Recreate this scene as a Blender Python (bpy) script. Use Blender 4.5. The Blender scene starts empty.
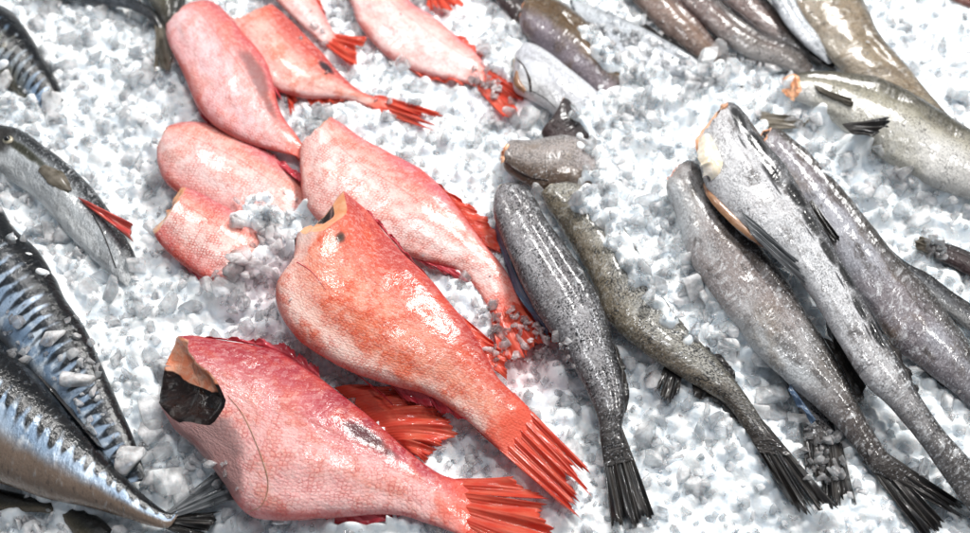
import bpy, bmesh, math, random
import numpy as np
from mathutils import Vector, noise
from mathutils.bvhtree import BVHTree

random.seed(7)
rng = np.random.default_rng(7)
scene = bpy.context.scene
COL = scene.collection

# ------------------------------------------------------------------ camera
PITCH = math.radians(57)
HFOV = math.radians(54)
DIST = 0.74
TH = math.tan(HFOV / 2)
CAM = Vector((0, -DIST * math.cos(PITCH), DIST * math.sin(PITCH)))
FWD = Vector((0, math.cos(PITCH), -math.sin(PITCH)))
UPV = Vector((0, math.sin(PITCH), math.cos(PITCH)))
RGT = Vector((1, 0, 0))


def ray(px, py):
    return FWD + RGT * ((px - 485) / 485 * TH) + UPV * (-(py - 266.5) / 485 * TH)


def pt(px, py, z=0.0):
    d = ray(px, py)
    return CAM + d * ((z - CAM.z) / d.z)


cd = bpy.data.cameras.new('camera')
cam = bpy.data.objects.new('camera', cd)
COL.objects.link(cam)
cam.location = CAM
cam.rotation_euler = (math.pi / 2 - PITCH, 0, 0)
cd.sensor_width = 36
cd.lens = 18 / TH
cd.clip_start = 0.02
cd.clip_end = 50
cd.dof.use_dof = True
cd.dof.focus_distance = 0.67
cd.dof.aperture_fstop = 4.0
scene.camera = cam

# ------------------------------------------------------------------ node helper


class NB:
    def __init__(self, name):
        self.m = bpy.data.materials.new(name)
        self.m.use_nodes = True
        self.t = self.m.node_tree
        self.t.nodes.clear()

    def n(self, typ, ins=None, **props):
        nd = self.t.nodes.new(typ)
        for k, v in props.items():
            setattr(nd, k, v)
        for k, v in (ins or {}).items():
            self.set(nd.inputs[k], v)
        return nd

    def set(self, sock, v):
        if isinstance(v, bpy.types.NodeSocket):
            self.t.links.new(v, sock)
        else:
            if isinstance(v, (tuple, list)) and len(v) == 3 and sock.type == 'RGBA':
                v = (*v, 1)
            sock.default_value = v

    def math(self, op, a, b=0.0, c=None, clamp=False):
        nd = self.n('ShaderNodeMath', operation=op, use_clamp=clamp)
        self.set(nd.inputs[0], a)
        self.set(nd.inputs[1], b)
        if c is not None:
            self.set(nd.inputs[2], c)
        return nd.outputs[0]

    def mix(self, f, a, b, blend='MIX'):
        nd = self.n('ShaderNodeMix', data_type='RGBA', blend_type=blend)
        nd.clamp_factor = True
        self.set(nd.inputs[0], f)
        self.set(nd.inputs[6], a)
        self.set(nd.inputs[7], b)
        return nd.outputs[2]

    def step(self, x, lo, hi):
        nd = self.n('ShaderNodeMapRange', {'Value': x, 'From Min': lo, 'From Max': hi}, interpolation_type='SMOOTHSTEP')
        return nd.outputs[0]

    def ramp(self, x, stops):
        nd = self.n('ShaderNodeValToRGB', {'Fac': x})
        el = nd.color_ramp.elements
        while len(el) < len(stops):
            el.new(0.5)
        for e, (p, c) in zip(el, stops):
            e.position = p
            e.color = (*c, 1)
        return nd.outputs[0]

    def noise(self, vec, scale, detail=4, rough=0.55, dist=0.0):
        nd = self.n('ShaderNodeTexNoise', {'Vector': vec, 'Scale': scale, 'Detail': detail, 'Roughness': rough, 'Distortion': dist})
        return nd.outputs['Fac']

    def vmul(self, v, s, off=(0, 0, 0)):
        nd = self.n('ShaderNodeVectorMath', operation='MULTIPLY_ADD')
        self.set(nd.inputs[0], v)
        nd.inputs[1].default_value = s
        nd.inputs[2].default_value = off
        return nd.outputs[0]

    def attr(self, name):
        return self.n('ShaderNodeAttribute', attribute_name=name).outputs['Vector']

    def sep(self, v):
        nd = self.n('ShaderNodeSeparateXYZ', {0: v})
        return nd.outputs[0], nd.outputs[1], nd.outputs[2]

    def comb(self, x, y, z=0.0):
        nd = self.n('ShaderNodeCombineXYZ')
        for i, v in enumerate((x, y, z)):
            self.set(nd.inputs[i], v)
        return nd.outputs[0]

    def bump(self, h, strength, dist, normal=None):
        nd = self.n('ShaderNodeBump', {'Height': h, 'Strength': strength, 'Distance': dist})
        if normal is not None:
            self.set(nd.inputs['Normal'], normal)
        return nd.outputs[0]

    def out(self, sh):
        o = self.n('ShaderNodeOutputMaterial')
        self.t.links.new(sh, o.inputs['Surface'])
        return self.m

    def bsdf(self, **k):
        nd = self.n('ShaderNodeBsdfPrincipled')
        for key, v in k.items():
            self.set(nd.inputs[key.replace('_', ' ')], v)
        return nd.outputs[0]


def patches(b, col, s, a, n1, plist):
    """pigment blotches at (s, a) on the skin, edges broken by noise"""
    for (s0, a0, rs, ra, c, k) in plist:
        ds = b.math('DIVIDE', b.math('SUBTRACT', s, s0), rs)
        da = b.math('DIVIDE', b.math('SUBTRACT', a, a0), ra)
        d = b.math('ADD', b.math('MULTIPLY', ds, ds), b.math('MULTIPLY', da, da))
        d = b.math('ADD', d, b.math('MULTIPLY', b.math('SUBTRACT', n1, 0.5), 2.2))
        f = b.math('MULTIPLY', b.step(d, 1.3, 0.2), k)
        col = b.mix(f, col, c)
    return col


def red_skin(name, seed=0, dorsal=(0.62, 0.17, 0.14), flank=(0.80, 0.47, 0.42), belly=(0.84, 0.62, 0.60), net=(0.60, 0.10, 0.08),
             orange=(0.78, 0.25, 0.12), orange_k=0.5, cell=0.0030, net_k=0.8, spots=()):
    b = NB(name)
    u, v, _ = b.sep(b.attr('fuv'))
    s, a, _ = b.sep(b.attr('fsa'))
    fuv = b.attr('fuv')
    pos = b.comb(b.math('ADD', u, seed * 3.1), v, seed * 1.7)
    n1 = b.noise(pos, 45, 5, 0.6)
    n2 = b.noise(pos, 16, 3, 0.5)
    n3 = b.noise(b.vmul(pos, (0.7, 1.2, 1)), 300, 4, 0.65)
    a2 = b.math('ADD', a, b.math('MULTIPLY', b.math('SUBTRACT', n2, 0.5), 0.9))
    t = b.math('MULTIPLY_ADD', a2, 0.5, 0.5)
    col = b.ramp(t, [(0.06, belly), (0.28, flank), (0.50, flank), (0.80, dorsal), (1.0, (dorsal[0] * .75, dorsal[1] * .45, dorsal[2] * .6))])
    # orange mottling
    f = b.math('MULTIPLY', b.step(n1, 0.46, 0.66), orange_k)
    col = b.mix(f, col, orange)
    # overlapping scales: staggered cells, pigment between them
    sc = 1.0 / cell
    su = b.math('MULTIPLY', u, sc * 0.9)
    sv = b.math('ADD', b.math('MULTIPLY', v, sc), b.math('MULTIPLY', su, 0.5))
    wv = b.comb(su, sv)
    wn = b.noise(wv, 0.45, 2)
    wv = b.comb(b.math('ADD', su, b.math('MULTIPLY', wn, 0.8)), sv)
    vor = b.n('ShaderNodeTexVoronoi', {'Vector': wv, 'Scale': 1.0, 'Randomness': 0.6}, voronoi_dimensions='2D')
    vd = b.n('ShaderNodeTexVoronoi', {'Vector': wv, 'Scale': 1.0, 'Randomness': 0.6}, voronoi_dimensions='2D', feature='DISTANCE_TO_EDGE')
    edge = b.step(vd.outputs[0], 0.24, 0.0)
    gap = b.math('MULTIPLY', edge, b.math('MULTIPLY', b.step(b.noise(pos, 90, 3), 0.38, 0.62), net_k))
    col = b.mix(gap, col, net)
    r, g, bl = b.sep(vor.outputs['Color'])
    col = b.mix(b.math('MULTIPLY', b.step(g, 0.35, 1.0), 0.26), col, (0.90, 0.74, 0.70))
    col = b.mix(b.math('MULTIPLY', b.step(r, 0.75, 1.0), 0.16), col, net)
    # fine streaks; the pale flecks paint wet glints into the colour
    col = b.mix(b.math('MULTIPLY', b.step(n3, 0.54, 0.70), 0.28), col, (0.92, 0.80, 0.77))
    n4 = b.noise(b.vmul(pos, (1, 1, 1), (7, 3, 0)), 700, 2, 0.6)
    col = b.mix(b.math('MULTIPLY', b.step(n4, 0.58, 0.64), 0.28), col, (0.93, 0.82, 0.79))
    col = b.mix(b.math('MULTIPLY', b.step(n4, 0.40, 0.33), 0.35), col, net)
    col = b.mix(b.math('MULTIPLY', b.step(n3, 0.40, 0.30), 0.4), col, net)
    # lateral line
    ll = b.step(b.math('ABSOLUTE', b.math('SUBTRACT', a, 0.30)), 0.022, 0.008)
    col = b.mix(b.math('MULTIPLY', ll, 0.35), col, (0.55, 0.2, 0.17))
    tl = b.step(b.math('ADD', s, b.math('MULTIPLY', b.math('SUBTRACT', n1, 0.5), 0.22)), 0.86, 1.0)
    col = b.mix(b.math('MULTIPLY', tl, 0.9), col, (0.84, 0.23, 0.16))
    ed = b.step(b.math('ADD', b.math('ABSOLUTE', a), b.math('MULTIPLY', b.math('SUBTRACT', n1, 0.5), 0.25)), 0.84, 1.0)
    col = b.mix(b.math('MULTIPLY', ed, 0.55), col, net)
    col = patches(b, col, s, a, n1, spots)
    col = b.n('ShaderNodeGamma', {'Color': col, 'Gamma': 1.5}).outputs[0]
    h = b.math('ADD', b.math('MULTIPLY', b.math('MINIMUM', vd.outputs[0], 0.3), 0.75), b.math('MULTIPLY', n3, 1.3))
    h = b.math('ADD', h, b.math('MULTIPLY', n1, 3.0))
    nrm = b.bump(h, 0.7, 0.0008)
    wet = b.bump(b.math('ADD', b.math('MULTIPLY', n1, 3.0), b.math('MULTIPLY', h, 0.12)), 0.35, 0.0010)
    rough = b.math('MULTIPLY_ADD', n1, 0.3, 0.3)
    sh = b.bsdf(Base_Color=col, Roughness=rough, Normal=nrm, Specular_IOR_Level=0.25, Coat_Weight=0.42, Coat_Roughness=0.13, Coat_Normal=wet,
                Subsurface_Weight=0.12, Subsurface_Radius=(0.004, 0.0015, 0.001), Subsurface_Scale=0.6)
    return b.out(sh)


def grey_skin(name, seed=0, back=(0.05, 0.05, 0.05), flank=(0.40, 0.40, 0.42), belly=(0.62, 0.62, 0.64), tint=(0.42, 0.34, 0.42),
              tint_k=0.5, speck=0.7, back_at=0.45, belly_at=-0.5, tail_dark=0.7, tail_from=0.62, frost=0.4, brown=0.0, spots=(), shine=0.3, smear=0.25):
    b = NB(name)
    u, v, _ = b.sep(b.attr('fuv'))
    s, a, _ = b.sep(b.attr('fsa'))
    pos = b.comb(b.math('ADD', u, seed * 3.1), v, seed * 1.7)
    n1 = b.noise(pos, 38, 5, 0.6)
    n2 = b.noise(pos, 14, 3, 0.5)
    fine = b.noise(pos, 620, 3, 0.65)
    mid = b.noise(pos, 210, 4, 0.65)
    wr = b.noise(b.vmul(pos, (1.0, 0.6, 1)), 170, 5, 0.65, 0.8)      # wrinkles running across the body
    a2 = b.math('ADD', a, b.math('MULTIPLY', b.math('SUBTRACT', n1, 0.5), 0.7))
    col = b.mix(b.step(a2, belly_at - 0.25, belly_at + 0.3), belly, flank)
    col = b.mix(b.math('MULTIPLY', b.step(n2, 0.42, 0.62), tint_k), col, tint)
    col = b.mix(b.math('MULTIPLY', b.step(n1, 0.5, 0.7), brown), col, (0.27, 0.19, 0.10))
    col = b.mix(b.math('MULTIPLY', b.step(a2, back_at - 0.3, back_at + 0.4), 0.92), col, back)
    tl = b.step(b.math('ADD', s, b.math('MULTIPLY', b.math('SUBTRACT', n1, 0.5), 0.35)), tail_from, 1.0)
    col = b.mix(b.math('MULTIPLY', tl, tail_dark), col, (0.115, 0.10, 0.092))
    # black pepper speckling, in drifts
    dr = b.step(b.math('ADD', b.noise(pos, 60, 4, 0.6), b.math('MULTIPLY', a, 0.12)), 0.36, 0.58)
    sp = b.math('MULTIPLY', b.step(fine, 0.49, 0.57), b.math('MULTIPLY', b.math('MULTIPLY_ADD', dr, 0.7, 0.3), speck))
    col = b.mix(sp, col, (0.022, 0.022, 0.026))
    bl = b.math('MULTIPLY', b.step(mid, 0.55, 0.64), b.math('MULTIPLY', dr, speck * 0.9))
    col = b.mix(bl, col, (0.03, 0.03, 0.035))
    sm = b.noise(b.vmul(pos, (0.6, 1.0, 1), (0, 2, 0)), 60, 5, 0.65)
    col = b.mix(b.math('MULTIPLY', b.step(sm, 0.52, 0.66), smear), col, (0.13, 0.11, 0.10))
    # pale slime and frost, with white streaks of sheen painted in by the same masks
    fr = b.math('MULTIPLY', b.math('MULTIPLY', b.step(wr, 0.50, 0.68), b.step(n2, 0.40, 0.60)), frost)
    col = b.mix(fr, col, (0.82, 0.83, 0.84))
    fl = b.step(b.noise(b.vmul(pos, (1.0, 0.8, 1), (3, 1, 0)), 560, 3, 0.7), 0.57, 0.64)      # tiny pale flecks
    col = b.mix(b.math('MULTIPLY', fl, frost * 0.9), col, (0.82, 0.84, 0.87))
    col = patches(b, col, s, a, n1, spots)
    col = b.n('ShaderNodeGamma', {'Color': col, 'Gamma': 1.8}).outputs[0]
    wk = b.noise(b.vmul(pos, (1.0, 0.35, 1)), 110, 2, 0.5, 1.2)
    h = b.math('ADD', b.math('MULTIPLY', wr, 1.0), b.math('MULTIPLY', fine, 0.5))
    h = b.math('ADD', h, b.math('ADD', b.math('MULTIPLY', n1, 4.0), b.math('MULTIPLY', wk, 1.6)))
    nrm = b.bump(h, 0.8, 0.0012)
    wet = b.bump(b.math('ADD', b.math('MULTIPLY', n1, 3.0), b.math('ADD', wk, b.math('MULTIPLY', wr, 0.35))), 0.4, 0.0012)
    sh = b.bsdf(Base_Color=col, Roughness=b.math('MULTIPLY_ADD', mid, 0.3, 0.3), Normal=nrm, Specular_IOR_Level=0.25,
                Coat_Weight=0.55, Coat_Roughness=0.11, Coat_Normal=wet)
    return b.out(sh)


def mackerel_skin(name, seed=0, freq=95.0, back_lo=0.35, belly=(0.30, 0.24, 0.20), belly_at=-0.2, flank=(0.62, 0.68, 0.75), bars=1.0,
                  back=(0.012, 0.016, 0.022), bar_lo=-0.15):
    b = NB(name)
    u, v, _ = b.sep(b.attr('fuv'))
    s, a, _ = b.sep(b.attr('fsa'))
    pos = b.comb(b.math('ADD', u, seed * 3.1), v, seed * 1.7)
    n1 = b.noise(pos, 50, 4, 0.6)
    n2 = b.noise(pos, 20, 3, 0.5)
    fine = b.noise(b.vmul(pos, (1, 0.4, 1)), 300, 4, 0.7)
    a2 = b.math('ADD', a, b.math('MULTIPLY', b.math('SUBTRACT', n1, 0.5), 0.35))
    irid = b.mix(b.step(n2, 0.35, 0.65), flank, (0.36, 0.46, 0.58))
    irid = b.mix(b.step(b.noise(pos, 75, 3), 0.52, 0.66), irid, (0.78, 0.84, 0.90))
    col = b.mix(b.step(a2, belly_at - 0.2, belly_at + 0.22), belly, irid)
    ph = b.math('ADD', b.math('MULTIPLY', u, freq * 2 * math.pi / 1.0), b.math('MULTIPLY', b.math('SUBTRACT', n2, 0.5), 13.0))
    ph = b.math('ADD', ph, b.math('MULTIPLY', a, 1.6))
    w = b.math('MULTIPLY_ADD', b.math('SINE', ph), 0.5, 0.5)
    w = b.math('ADD', w, b.math('MULTIPLY', b.math('SUBTRACT', n1, 0.5), 1.3))
    tn = b.noise(b.comb(b.math('ADD', u, seed * 3.3), 0.0), 130, 2)
    a3 = b.math('ADD', a2, b.math('MULTIPLY', b.math('SUBTRACT', tn, 0.5), 0.9))
    # bars widen towards the back until they merge
    thr = b.math('SUBTRACT', 0.98, b.math('MULTIPLY', b.step(a3, bar_lo, back_lo + 0.12), 0.95))
    bar = b.step(b.math('SUBTRACT', w, thr), -0.40, 0.40)
    bar = b.math('MULTIPLY', bar, b.math('MULTIPLY', b.step(a2, bar_lo - 0.05, bar_lo + 0.15), bars))
    col = b.mix(bar, col, back)
    col = b.mix(b.step(a2, back_lo, back_lo + 0.25), col, back)
    col = b.mix(b.math('MULTIPLY', b.step(fine, 0.55, 0.7), 0.3), col, (0.7, 0.75, 0.8))
    col = b.mix(b.math('MULTIPLY', b.step(fine, 0.42, 0.32), 0.5), col, (0.03, 0.03, 0.04))
    col = b.n('ShaderNodeGamma', {'Color': col, 'Gamma': 1.6}).outputs[0]
    nrm = b.bump(b.math('ADD', fine, b.math('MULTIPLY', n1, 2.0)), 0.7, 0.0010)
    sh = b.bsdf(Base_Color=col, Roughness=b.math('MULTIPLY_ADD', n1, 0.25, 0.15), Normal=nrm, Metallic=0.2, Coat_Weight=0.6, Coat_Roughness=0.1, Coat_Normal=nrm)
    return b.out(sh)


def fin_skin(name, c1, c2, c3, trans=0.35, gloss=0.25, seed=0, root=None):
    """fuv.x counts rays, fuv.y runs 0..1 from root to tip"""
    b = NB(name)
    u, v, _ = b.sep(b.attr('fuv'))
    pos = b.comb(b.math('ADD', u, seed * 9.0), v)
    n1 = b.noise(b.vmul(pos, (0.4, 3.0, 1)), 1.1, 5, 0.6)
    n2 = b.noise(b.vmul(pos, (1.6, 2.5, 1)), 1.3, 3, 0.6)
    ray_ = b.math('MULTIPLY_ADD', b.math('COSINE', b.math('MULTIPLY', u, 2 * math.pi)), 0.5, 0.5)
    n3 = b.noise(b.vmul(pos, (0.35, 1.6, 1)), 1.0, 3, 0.5)
    col = b.mix(b.step(n1, 0.35, 0.65), c1, c2)
    col = b.mix(b.math('MULTIPLY', b.step(b.math('ADD', ray_, n2), 1.0, 1.7), 0.18), col, c3)
    col = b.mix(b.math('MULTIPLY', b.step(n3, 0.52, 0.78), 0.3), col, c3)
    if root is not None:
        col = b.mix(b.math('MULTIPLY', b.step(b.math('ADD', v, b.math('MULTIPLY', b.math('SUBTRACT', n1, 0.5), 0.5)), 0.38, 0.10), 0.85), col, root)
    h = b.math('ADD', b.math('MULTIPLY', ray_, 0.5), b.math('MULTIPLY', n2, 1.2))
    nrm = b.bump(h, 0.15, 0.0008)
    p = b.bsdf(Base_Color=col, Roughness=b.math('MULTIPLY_ADD', n2, 0.3, gloss - 0.1), Normal=nrm, Specular_IOR_Level=0.3, Coat_Weight=0.45, Coat_Roughness=0.08, Coat_Normal=nrm)
    tr = b.n('ShaderNodeBsdfTranslucent', {'Color': col})
    mx = b.n('ShaderNodeMixShader', {0: trans, 1: p, 2: tr.outputs[0]})
    return b.out(mx.outputs[0])


def flesh(name, c1, c2, rough=0.25, bump=0.5, scale=140, sss=0.15):
    b = NB(name)
    pos = b.n('ShaderNodeTexCoord').outputs['Object']
    n1 = b.noise(pos, scale, 5, 0.6, 0.8)
    n2 = b.noise(pos, scale * 0.35, 3)
    col = b.mix(b.step(b.math('MULTIPLY_ADD', n2, 0.5, b.math('MULTIPLY', n1, 0.5)), 0.38, 0.62), c1, c2)
    nrm = b.bump(n1, bump, 0.001)
    return b.out(b.bsdf(Base_Color=col, Roughness=rough, Normal=nrm, Coat_Weight=0.5, Coat_Roughness=0.08,
                        Subsurface_Weight=sss, Subsurface_Radius=(0.004, 0.002, 0.001), Subsurface_Scale=0.6))


RED_FIN = fin_skin('red_fin', (0.74, 0.075, 0.04), (0.80, 0.17, 0.10), (0.62, 0.035, 0.035), 0.40, root=(0.73, 0.085, 0.05))
CRIMSON_FIN = fin_skin('crimson_fin', (0.50, 0.03, 0.05), (0.66, 0.10, 0.12), (0.35, 0.02, 0.05), 0.2, seed=2)
DARK_FIN = fin_skin('dark_fin', (0.012, 0.012, 0.013), (0.040, 0.034, 0.030), (0.008, 0.008, 0.010), 0.08, seed=3, root=(0.04, 0.036, 0.034))
BROWN_FIN = fin_skin('brown_fin', (0.10, 0.085, 0.06), (0.24, 0.21, 0.17), (0.04, 0.035, 0.03), 0.15, seed=4)
BLUE_FIN = fin_skin('blue_fin', (0.03, 0.055, 0.10), (0.09, 0.14, 0.22), (0.012, 0.016, 0.03), 0.1, seed=5)
GREY_FIN = fin_skin('grey_fin', (0.16, 0.17, 0.18), (0.34, 0.35, 0.36), (0.05, 0.05, 0.055), 0.2, seed=6)
GILL_RED = fin_skin('gill_red', (0.50, 0.03, 0.03), (0.70, 0.16, 0.12), (0.3, 0.01, 0.015), 0.15, seed=7)
FLESH_ORANGE = flesh('cut_flesh_orange', (0.72, 0.30, 0.14), (0.80, 0.46, 0.28))
FLESH_PINK = flesh('cut_flesh_pink', (0.70, 0.26, 0.19), (0.78, 0.44, 0.34))
FLESH_PALE = flesh('pale_flesh', (0.80, 0.66, 0.45), (0.86, 0.80, 0.70))
FLESH_BROWN = flesh('belly_lining', (0.20, 0.09, 0.045), (0.36, 0.20, 0.11), 0.3)
CAVITY = flesh('dark_cavity', (0.016, 0.010, 0.009), (0.060, 0.034, 0.024), 0.22, 0.9, 90, 0.0)


def gut_mat():
    b = NB('gut_opening')
    pos = b.n('ShaderNodeTexCoord').outputs['Object']
    c, k, _ = b.sep(b.attr('fsa'))
    n1 = b.noise(pos, 120, 5, 0.6, 0.8)
    n2 = b.noise(pos, 45, 3)
    n3 = b.noise(pos, 260, 4, 0.6)
    fl = b.mix(b.step(n1, 0.35, 0.65), (0.84, 0.27, 0.14), (0.88, 0.45, 0.30))
    dk = b.mix(b.step(n1, 0.4, 0.65), (0.005, 0.0022, 0.002), (0.017, 0.007, 0.0045))
    f = b.step(b.math('ADD', c, b.math('MULTIPLY', b.math('SUBTRACT', n2, 0.5), 0.5)), -0.02, 0.06)
    col = b.mix(f, dk, fl)
    nrm = b.bump(b.math('ADD', b.math('MULTIPLY', n2, 2.0), b.math('ADD', n1, b.math('MULTIPLY', n3, 0.4))), 0.7, 0.002)
    return b.out(b.bsdf(Base_Color=col, Roughness=0.16, Normal=nrm, Specular_IOR_Level=0.4, Subsurface_Weight=0.15, Subsurface_Radius=(1, .4, .25), Subsurface_Scale=0.003))


GUT = gut_mat()
FLAP = flesh('gill_flap_skin', (0.42, 0.22, 0.20), (0.62, 0.40, 0.37), 0.3, 0.6, 220)
EYE = flesh('eye_black', (0.006, 0.006, 0.007), (0.02, 0.02, 0.02), 0.08, 0.05, 50, 0.0)
IRIS = flesh('eye_ring', (0.45, 0.40, 0.28), (0.55, 0.5, 0.4), 0.15, 0.2, 200, 0.0)

# ------------------------------------------------------------------ mesh helpers
SURF = []          # (verts, faces) of every fish and fin, for resting the ice on them


def link(name, verts, faces, material, parent=None, attrs=None, collide=True, smooth=True):
    me = bpy.data.meshes.new(name)
    org = parent.location if parent else Vector()
    me.from_pydata([tuple(v - org) for v in verts], [], faces)
    if smooth:
        me.polygons.foreach_set('use_smooth', [True] * len(me.polygons))
    for k, arr in (attrs or {}).items():
        at = me.attributes.new(k, 'FLOAT_VECTOR', 'POINT')
        at.data.foreach_set('vector', np.asarray(arr, dtype=np.float32).ravel())
    me.materials.append(material)
    me.update()
    o = bpy.data.objects.new(name, me)
    COL.objects.link(o)
    if parent:
        o.parent = parent
    if collide:
        SURF.append((verts, faces))
    return o


def thing(name, loc, label, cat, group=None):
    o = bpy.data.objects.new(name, None)
    o.empty_display_size = 0.02
    COL.objects.link(o)
    o.location = loc
    o['label'] = label
    o['category'] = cat
    if group:
        o['group'] = group
    return o


def crom(P, n):
    """Catmull-Rom through P, n samples by arc length"""
    P = [Vector(p) for p in P]
    if len(P) == 2:
        return [P[0].lerp(P[1], i / (n - 1)) for i in range(n)]
    Q = [P[0] * 2 - P[1]] + P + [P[-1] * 2 - P[-2]]
    dense = []
    for i in range(1, len(Q) - 2):
        p0, p1, p2, p3 = Q[i - 1:i + 3]
        for k in range(24):
            t = k / 24
            dense.append(0.5 * ((2 * p1) + (p2 - p0) * t + (2 * p0 - 5 * p1 + 4 * p2 - p3) * t * t + (3 * p1 - p0 - 3 * p2 + p3) * t ** 3))
    dense.append(P[-1])
    cum = [0]
    for i in range(1, len(dense)):
        cum.append(cum[-1] + (dense[i] - dense[i - 1]).length)
    out, j = [], 0
    for i in range(n):
        d = cum[-1] * i / (n - 1)
        while j < len(cum) - 2 and cum[j + 1] < d:
            j += 1
        sg = cum[j + 1] - cum[j]
        out.append(dense[j].lerp(dense[j + 1], (d - cum[j]) / sg if sg > 0 else 0))
    return out


def lerp_list(L, s):
    if not isinstance(L, (list, tuple)):
        return L
    x = max(0, min(1, s)) * (len(L) - 1)
    i = min(int(x), len(L) - 2)
    return L[i] + (L[i + 1] - L[i]) * (x - i)


def interp(tab, x):
    for (x0, y0), (x1, y1) in zip(tab, tab[1:]):
        if x <= x1:
            t = max(0, min(1, (x - x0) / (x1 - x0)))
            t = t * t * (3 - 2 * t)
            return y0 + (y1 - y0) * t
    return tab[-1][1]


class Body:
    """a fish trunk: back and belly edges give the spine and the depth, thick gives the breadth"""
    NS, NP = 90, 64

    def __init__(self, back, belly, z, thick, seed=0, rough=0.03, tmin=0.00035, sharp=1.0, flat=0.75, cut=0.0, nose=0.0, head='cut', wob=18, crease=()):
        self.crease = crease
        self.d = crom([(x, y, 0) for x, y in back], 121)
        self.v = crom([(x, y, 0) for x, y in belly], 121)
        self.z, self.thick, self.seed, self.rough = z, thick, seed, rough
        self.tmin, self.sharp, self.flat, self.cut, self.nose, self.head, self.wob = tmin, sharp, flat, cut, nose, head, wob
        self.length = sum((self.axis(i / 20)[0] - self.axis((i - 1) / 20)[0]).length for i in range(1, 21))
        self.maxw = max(self.axis(i / 20)[1].length for i in range(21))

    def axis(self, s):
        x = max(0, min(1, s)) * 120
        i = min(int(x), 119)
        t = x - i
        z = lerp_list(self.z, s)
        dp = self.d[i].lerp(self.d[i + 1], t)
        vp = self.v[i].lerp(self.v[i + 1], t)
        D, V = pt(dp.x, dp.y, z), pt(vp.x, vp.y, z)
        return (D + V) / 2, (D - V) / 2

    def half(self, s):
        C, L = self.axis(s)
        w = L.length
        t = lerp_list(self.thick, s) * (w ** 0.75) * (self.maxw ** 0.25)
        if s > 0.8:                              # the trunk flattens into the tail root
            k = (s - 0.8) / 0.2
            t = t * (1 - 0.72 * k * k)
            if s > 0.92:
                k = (s - 0.92) / 0.08
                t *= 1 - 0.86 * k ** 1.5
        if self.head == 'round':
            k = min(1, s / 0.12)
            t *= 0.35 + 0.65 * math.sin(k * math.pi / 2)
        return C, L, max(t, self.tmin)

    def point(self, s, phi, lift=0.0):
        C, L, T = self.half(s)
        c, sn = math.cos(phi), math.sin(phi)
        a = math.copysign(abs(c) ** self.sharp, c)
        zz = T * sn * (1 if sn > 0 else self.flat)
        if self.crease and sn > 0:
            for (a0, wd, dp, ph) in self.crease:
                ac = a0 + 0.16 * noise.noise(Vector((s * 3.1 + ph, self.seed * 2.7, 0)))
                k = math.exp(-((a - ac) / wd) ** 2) * sn * min(1, s * 9) * min(1, (1 - s) * 4)
                zz -= T * dp * k * (0.7 + 0.6 * noise.noise(Vector((s * 6 + ph, 1, self.seed))))
        P = C + L * a + Vector((0, 0, zz))
        q = C * self.wob + L * (a * self.wob) + Vector((self.seed * 7.3, sn * 0.5, self.seed))
        m = noise.noise(q) + 0.55 * noise.noise(q * 2.3) + 0.3 * noise.noise(q * 5.1)
        nrm = (L * a + Vector((0, 0, zz)))
        if nrm.length > 1e-9:
            P += nrm.normalized() * (m * self.rough * min(self.maxw, L.length * 1.25) * (1 if sn > -0.2 else 0.4) + lift)
        return P

    def surf(self, s, a, lift=0.0):
        phi = math.acos(max(-1, min(1, math.copysign(abs(a) ** (1 / self.sharp), a))))
        return self.point(s, phi, lift)

    def setback(self, phi):
        c, sn = math.cos(phi), math.sin(phi)
        k = max(0.0, sn) ** 0.6
        if callable(self.cut):
            f = self.cut(c) * k
        else:
            f = self.cut * k
        if f > 0:
            f = max(0.0, f + 0.010 * noise.noise(Vector((c * 4, sn * 4, self.seed * 3.3))) * k)
        return f

    def mesh(self):
        V, F, uv, sa = [], [], [], []
        NS, NP = self.NS, self.NP
        seam = -math.pi / 2
        for i in range(NS):
            s0 = i / (NS - 1)
            vv = 0.0
            prev = None
            for j in range(NP):
                phi = seam + 2 * math.pi * j / NP
                sb = self.setback(phi)
                s = sb + s0 * (1 - sb)
                P = self.point(s, phi)
                if self.nose and s0 < 0.15:
                    ax = (self.axis(0)[0] - self.axis(0.06)[0]).normalized()
                    c = math.cos(phi)
                    P = P + ax * (self.nose * (1 - c * c) * (1 - s0 / 0.15) * (0.4 if math.sin(phi) > 0 else 1))
                if prev is not None:
                    vv += (P - prev).length
                prev = P
                V.append(P)
                uv.append((s * self.length, vv, 0))
                sa.append((s, math.cos(phi), math.sin(phi)))
            mid = uv[i * NP + NP // 2][1]
            for j in range(NP):
                q = uv[i * NP + j]
                uv[i * NP + j] = (q[0], q[1] - mid, 0)
        for i in range(NS - 1):
            for j in range(NP):
                k = (j + 1) % NP
                F.append((i * NP + j, i * NP + k, (i + 1) * NP + k, (i + 1) * NP + j))
        if self.head != 'cut':
            F.append(tuple(j for j in reversed(range(NP))))
        # centre v so that it is measured from the lower edge
        return V, F, uv, sa

    def cap(self, depth=0.012, rim=0.16, fill=False, cavity=None):
        """the cut end: a rim of flesh round a hollow (or flesh all over)"""
        NP = self.NP
        V0 = self._V[:NP]
        cen = sum(V0, Vector()) / NP
        ax = (self.axis(0.12)[0] - self.axis(0)[0]).normalized()
        rings = [(0, 0), (rim * .5, -0.0006), (rim, 0.0), (rim + .12, depth * .35), (rim + .32, depth * .75), (0.78, depth), (0.97, depth * 1.05)]
        if fill:
            rings = [(0, 0), (.08, -0.001), (.3, -.0012), (.5, 0.0005), (.7, -.0004), (.85, .0006), (.97, 0)]
        V = []
        for k, (f, d) in enumerate(rings):
            for j in range(NP):
                p = V0[j].lerp(cen, f) + ax * d
                if k > 0:
                    p += ax * ((0.0016 if k < 3 else 0.006) * noise.noise(p * 160 + Vector((self.seed, 0, 0))))
                V.append(p)
        flesh_f, cav_f = [], []
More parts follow.
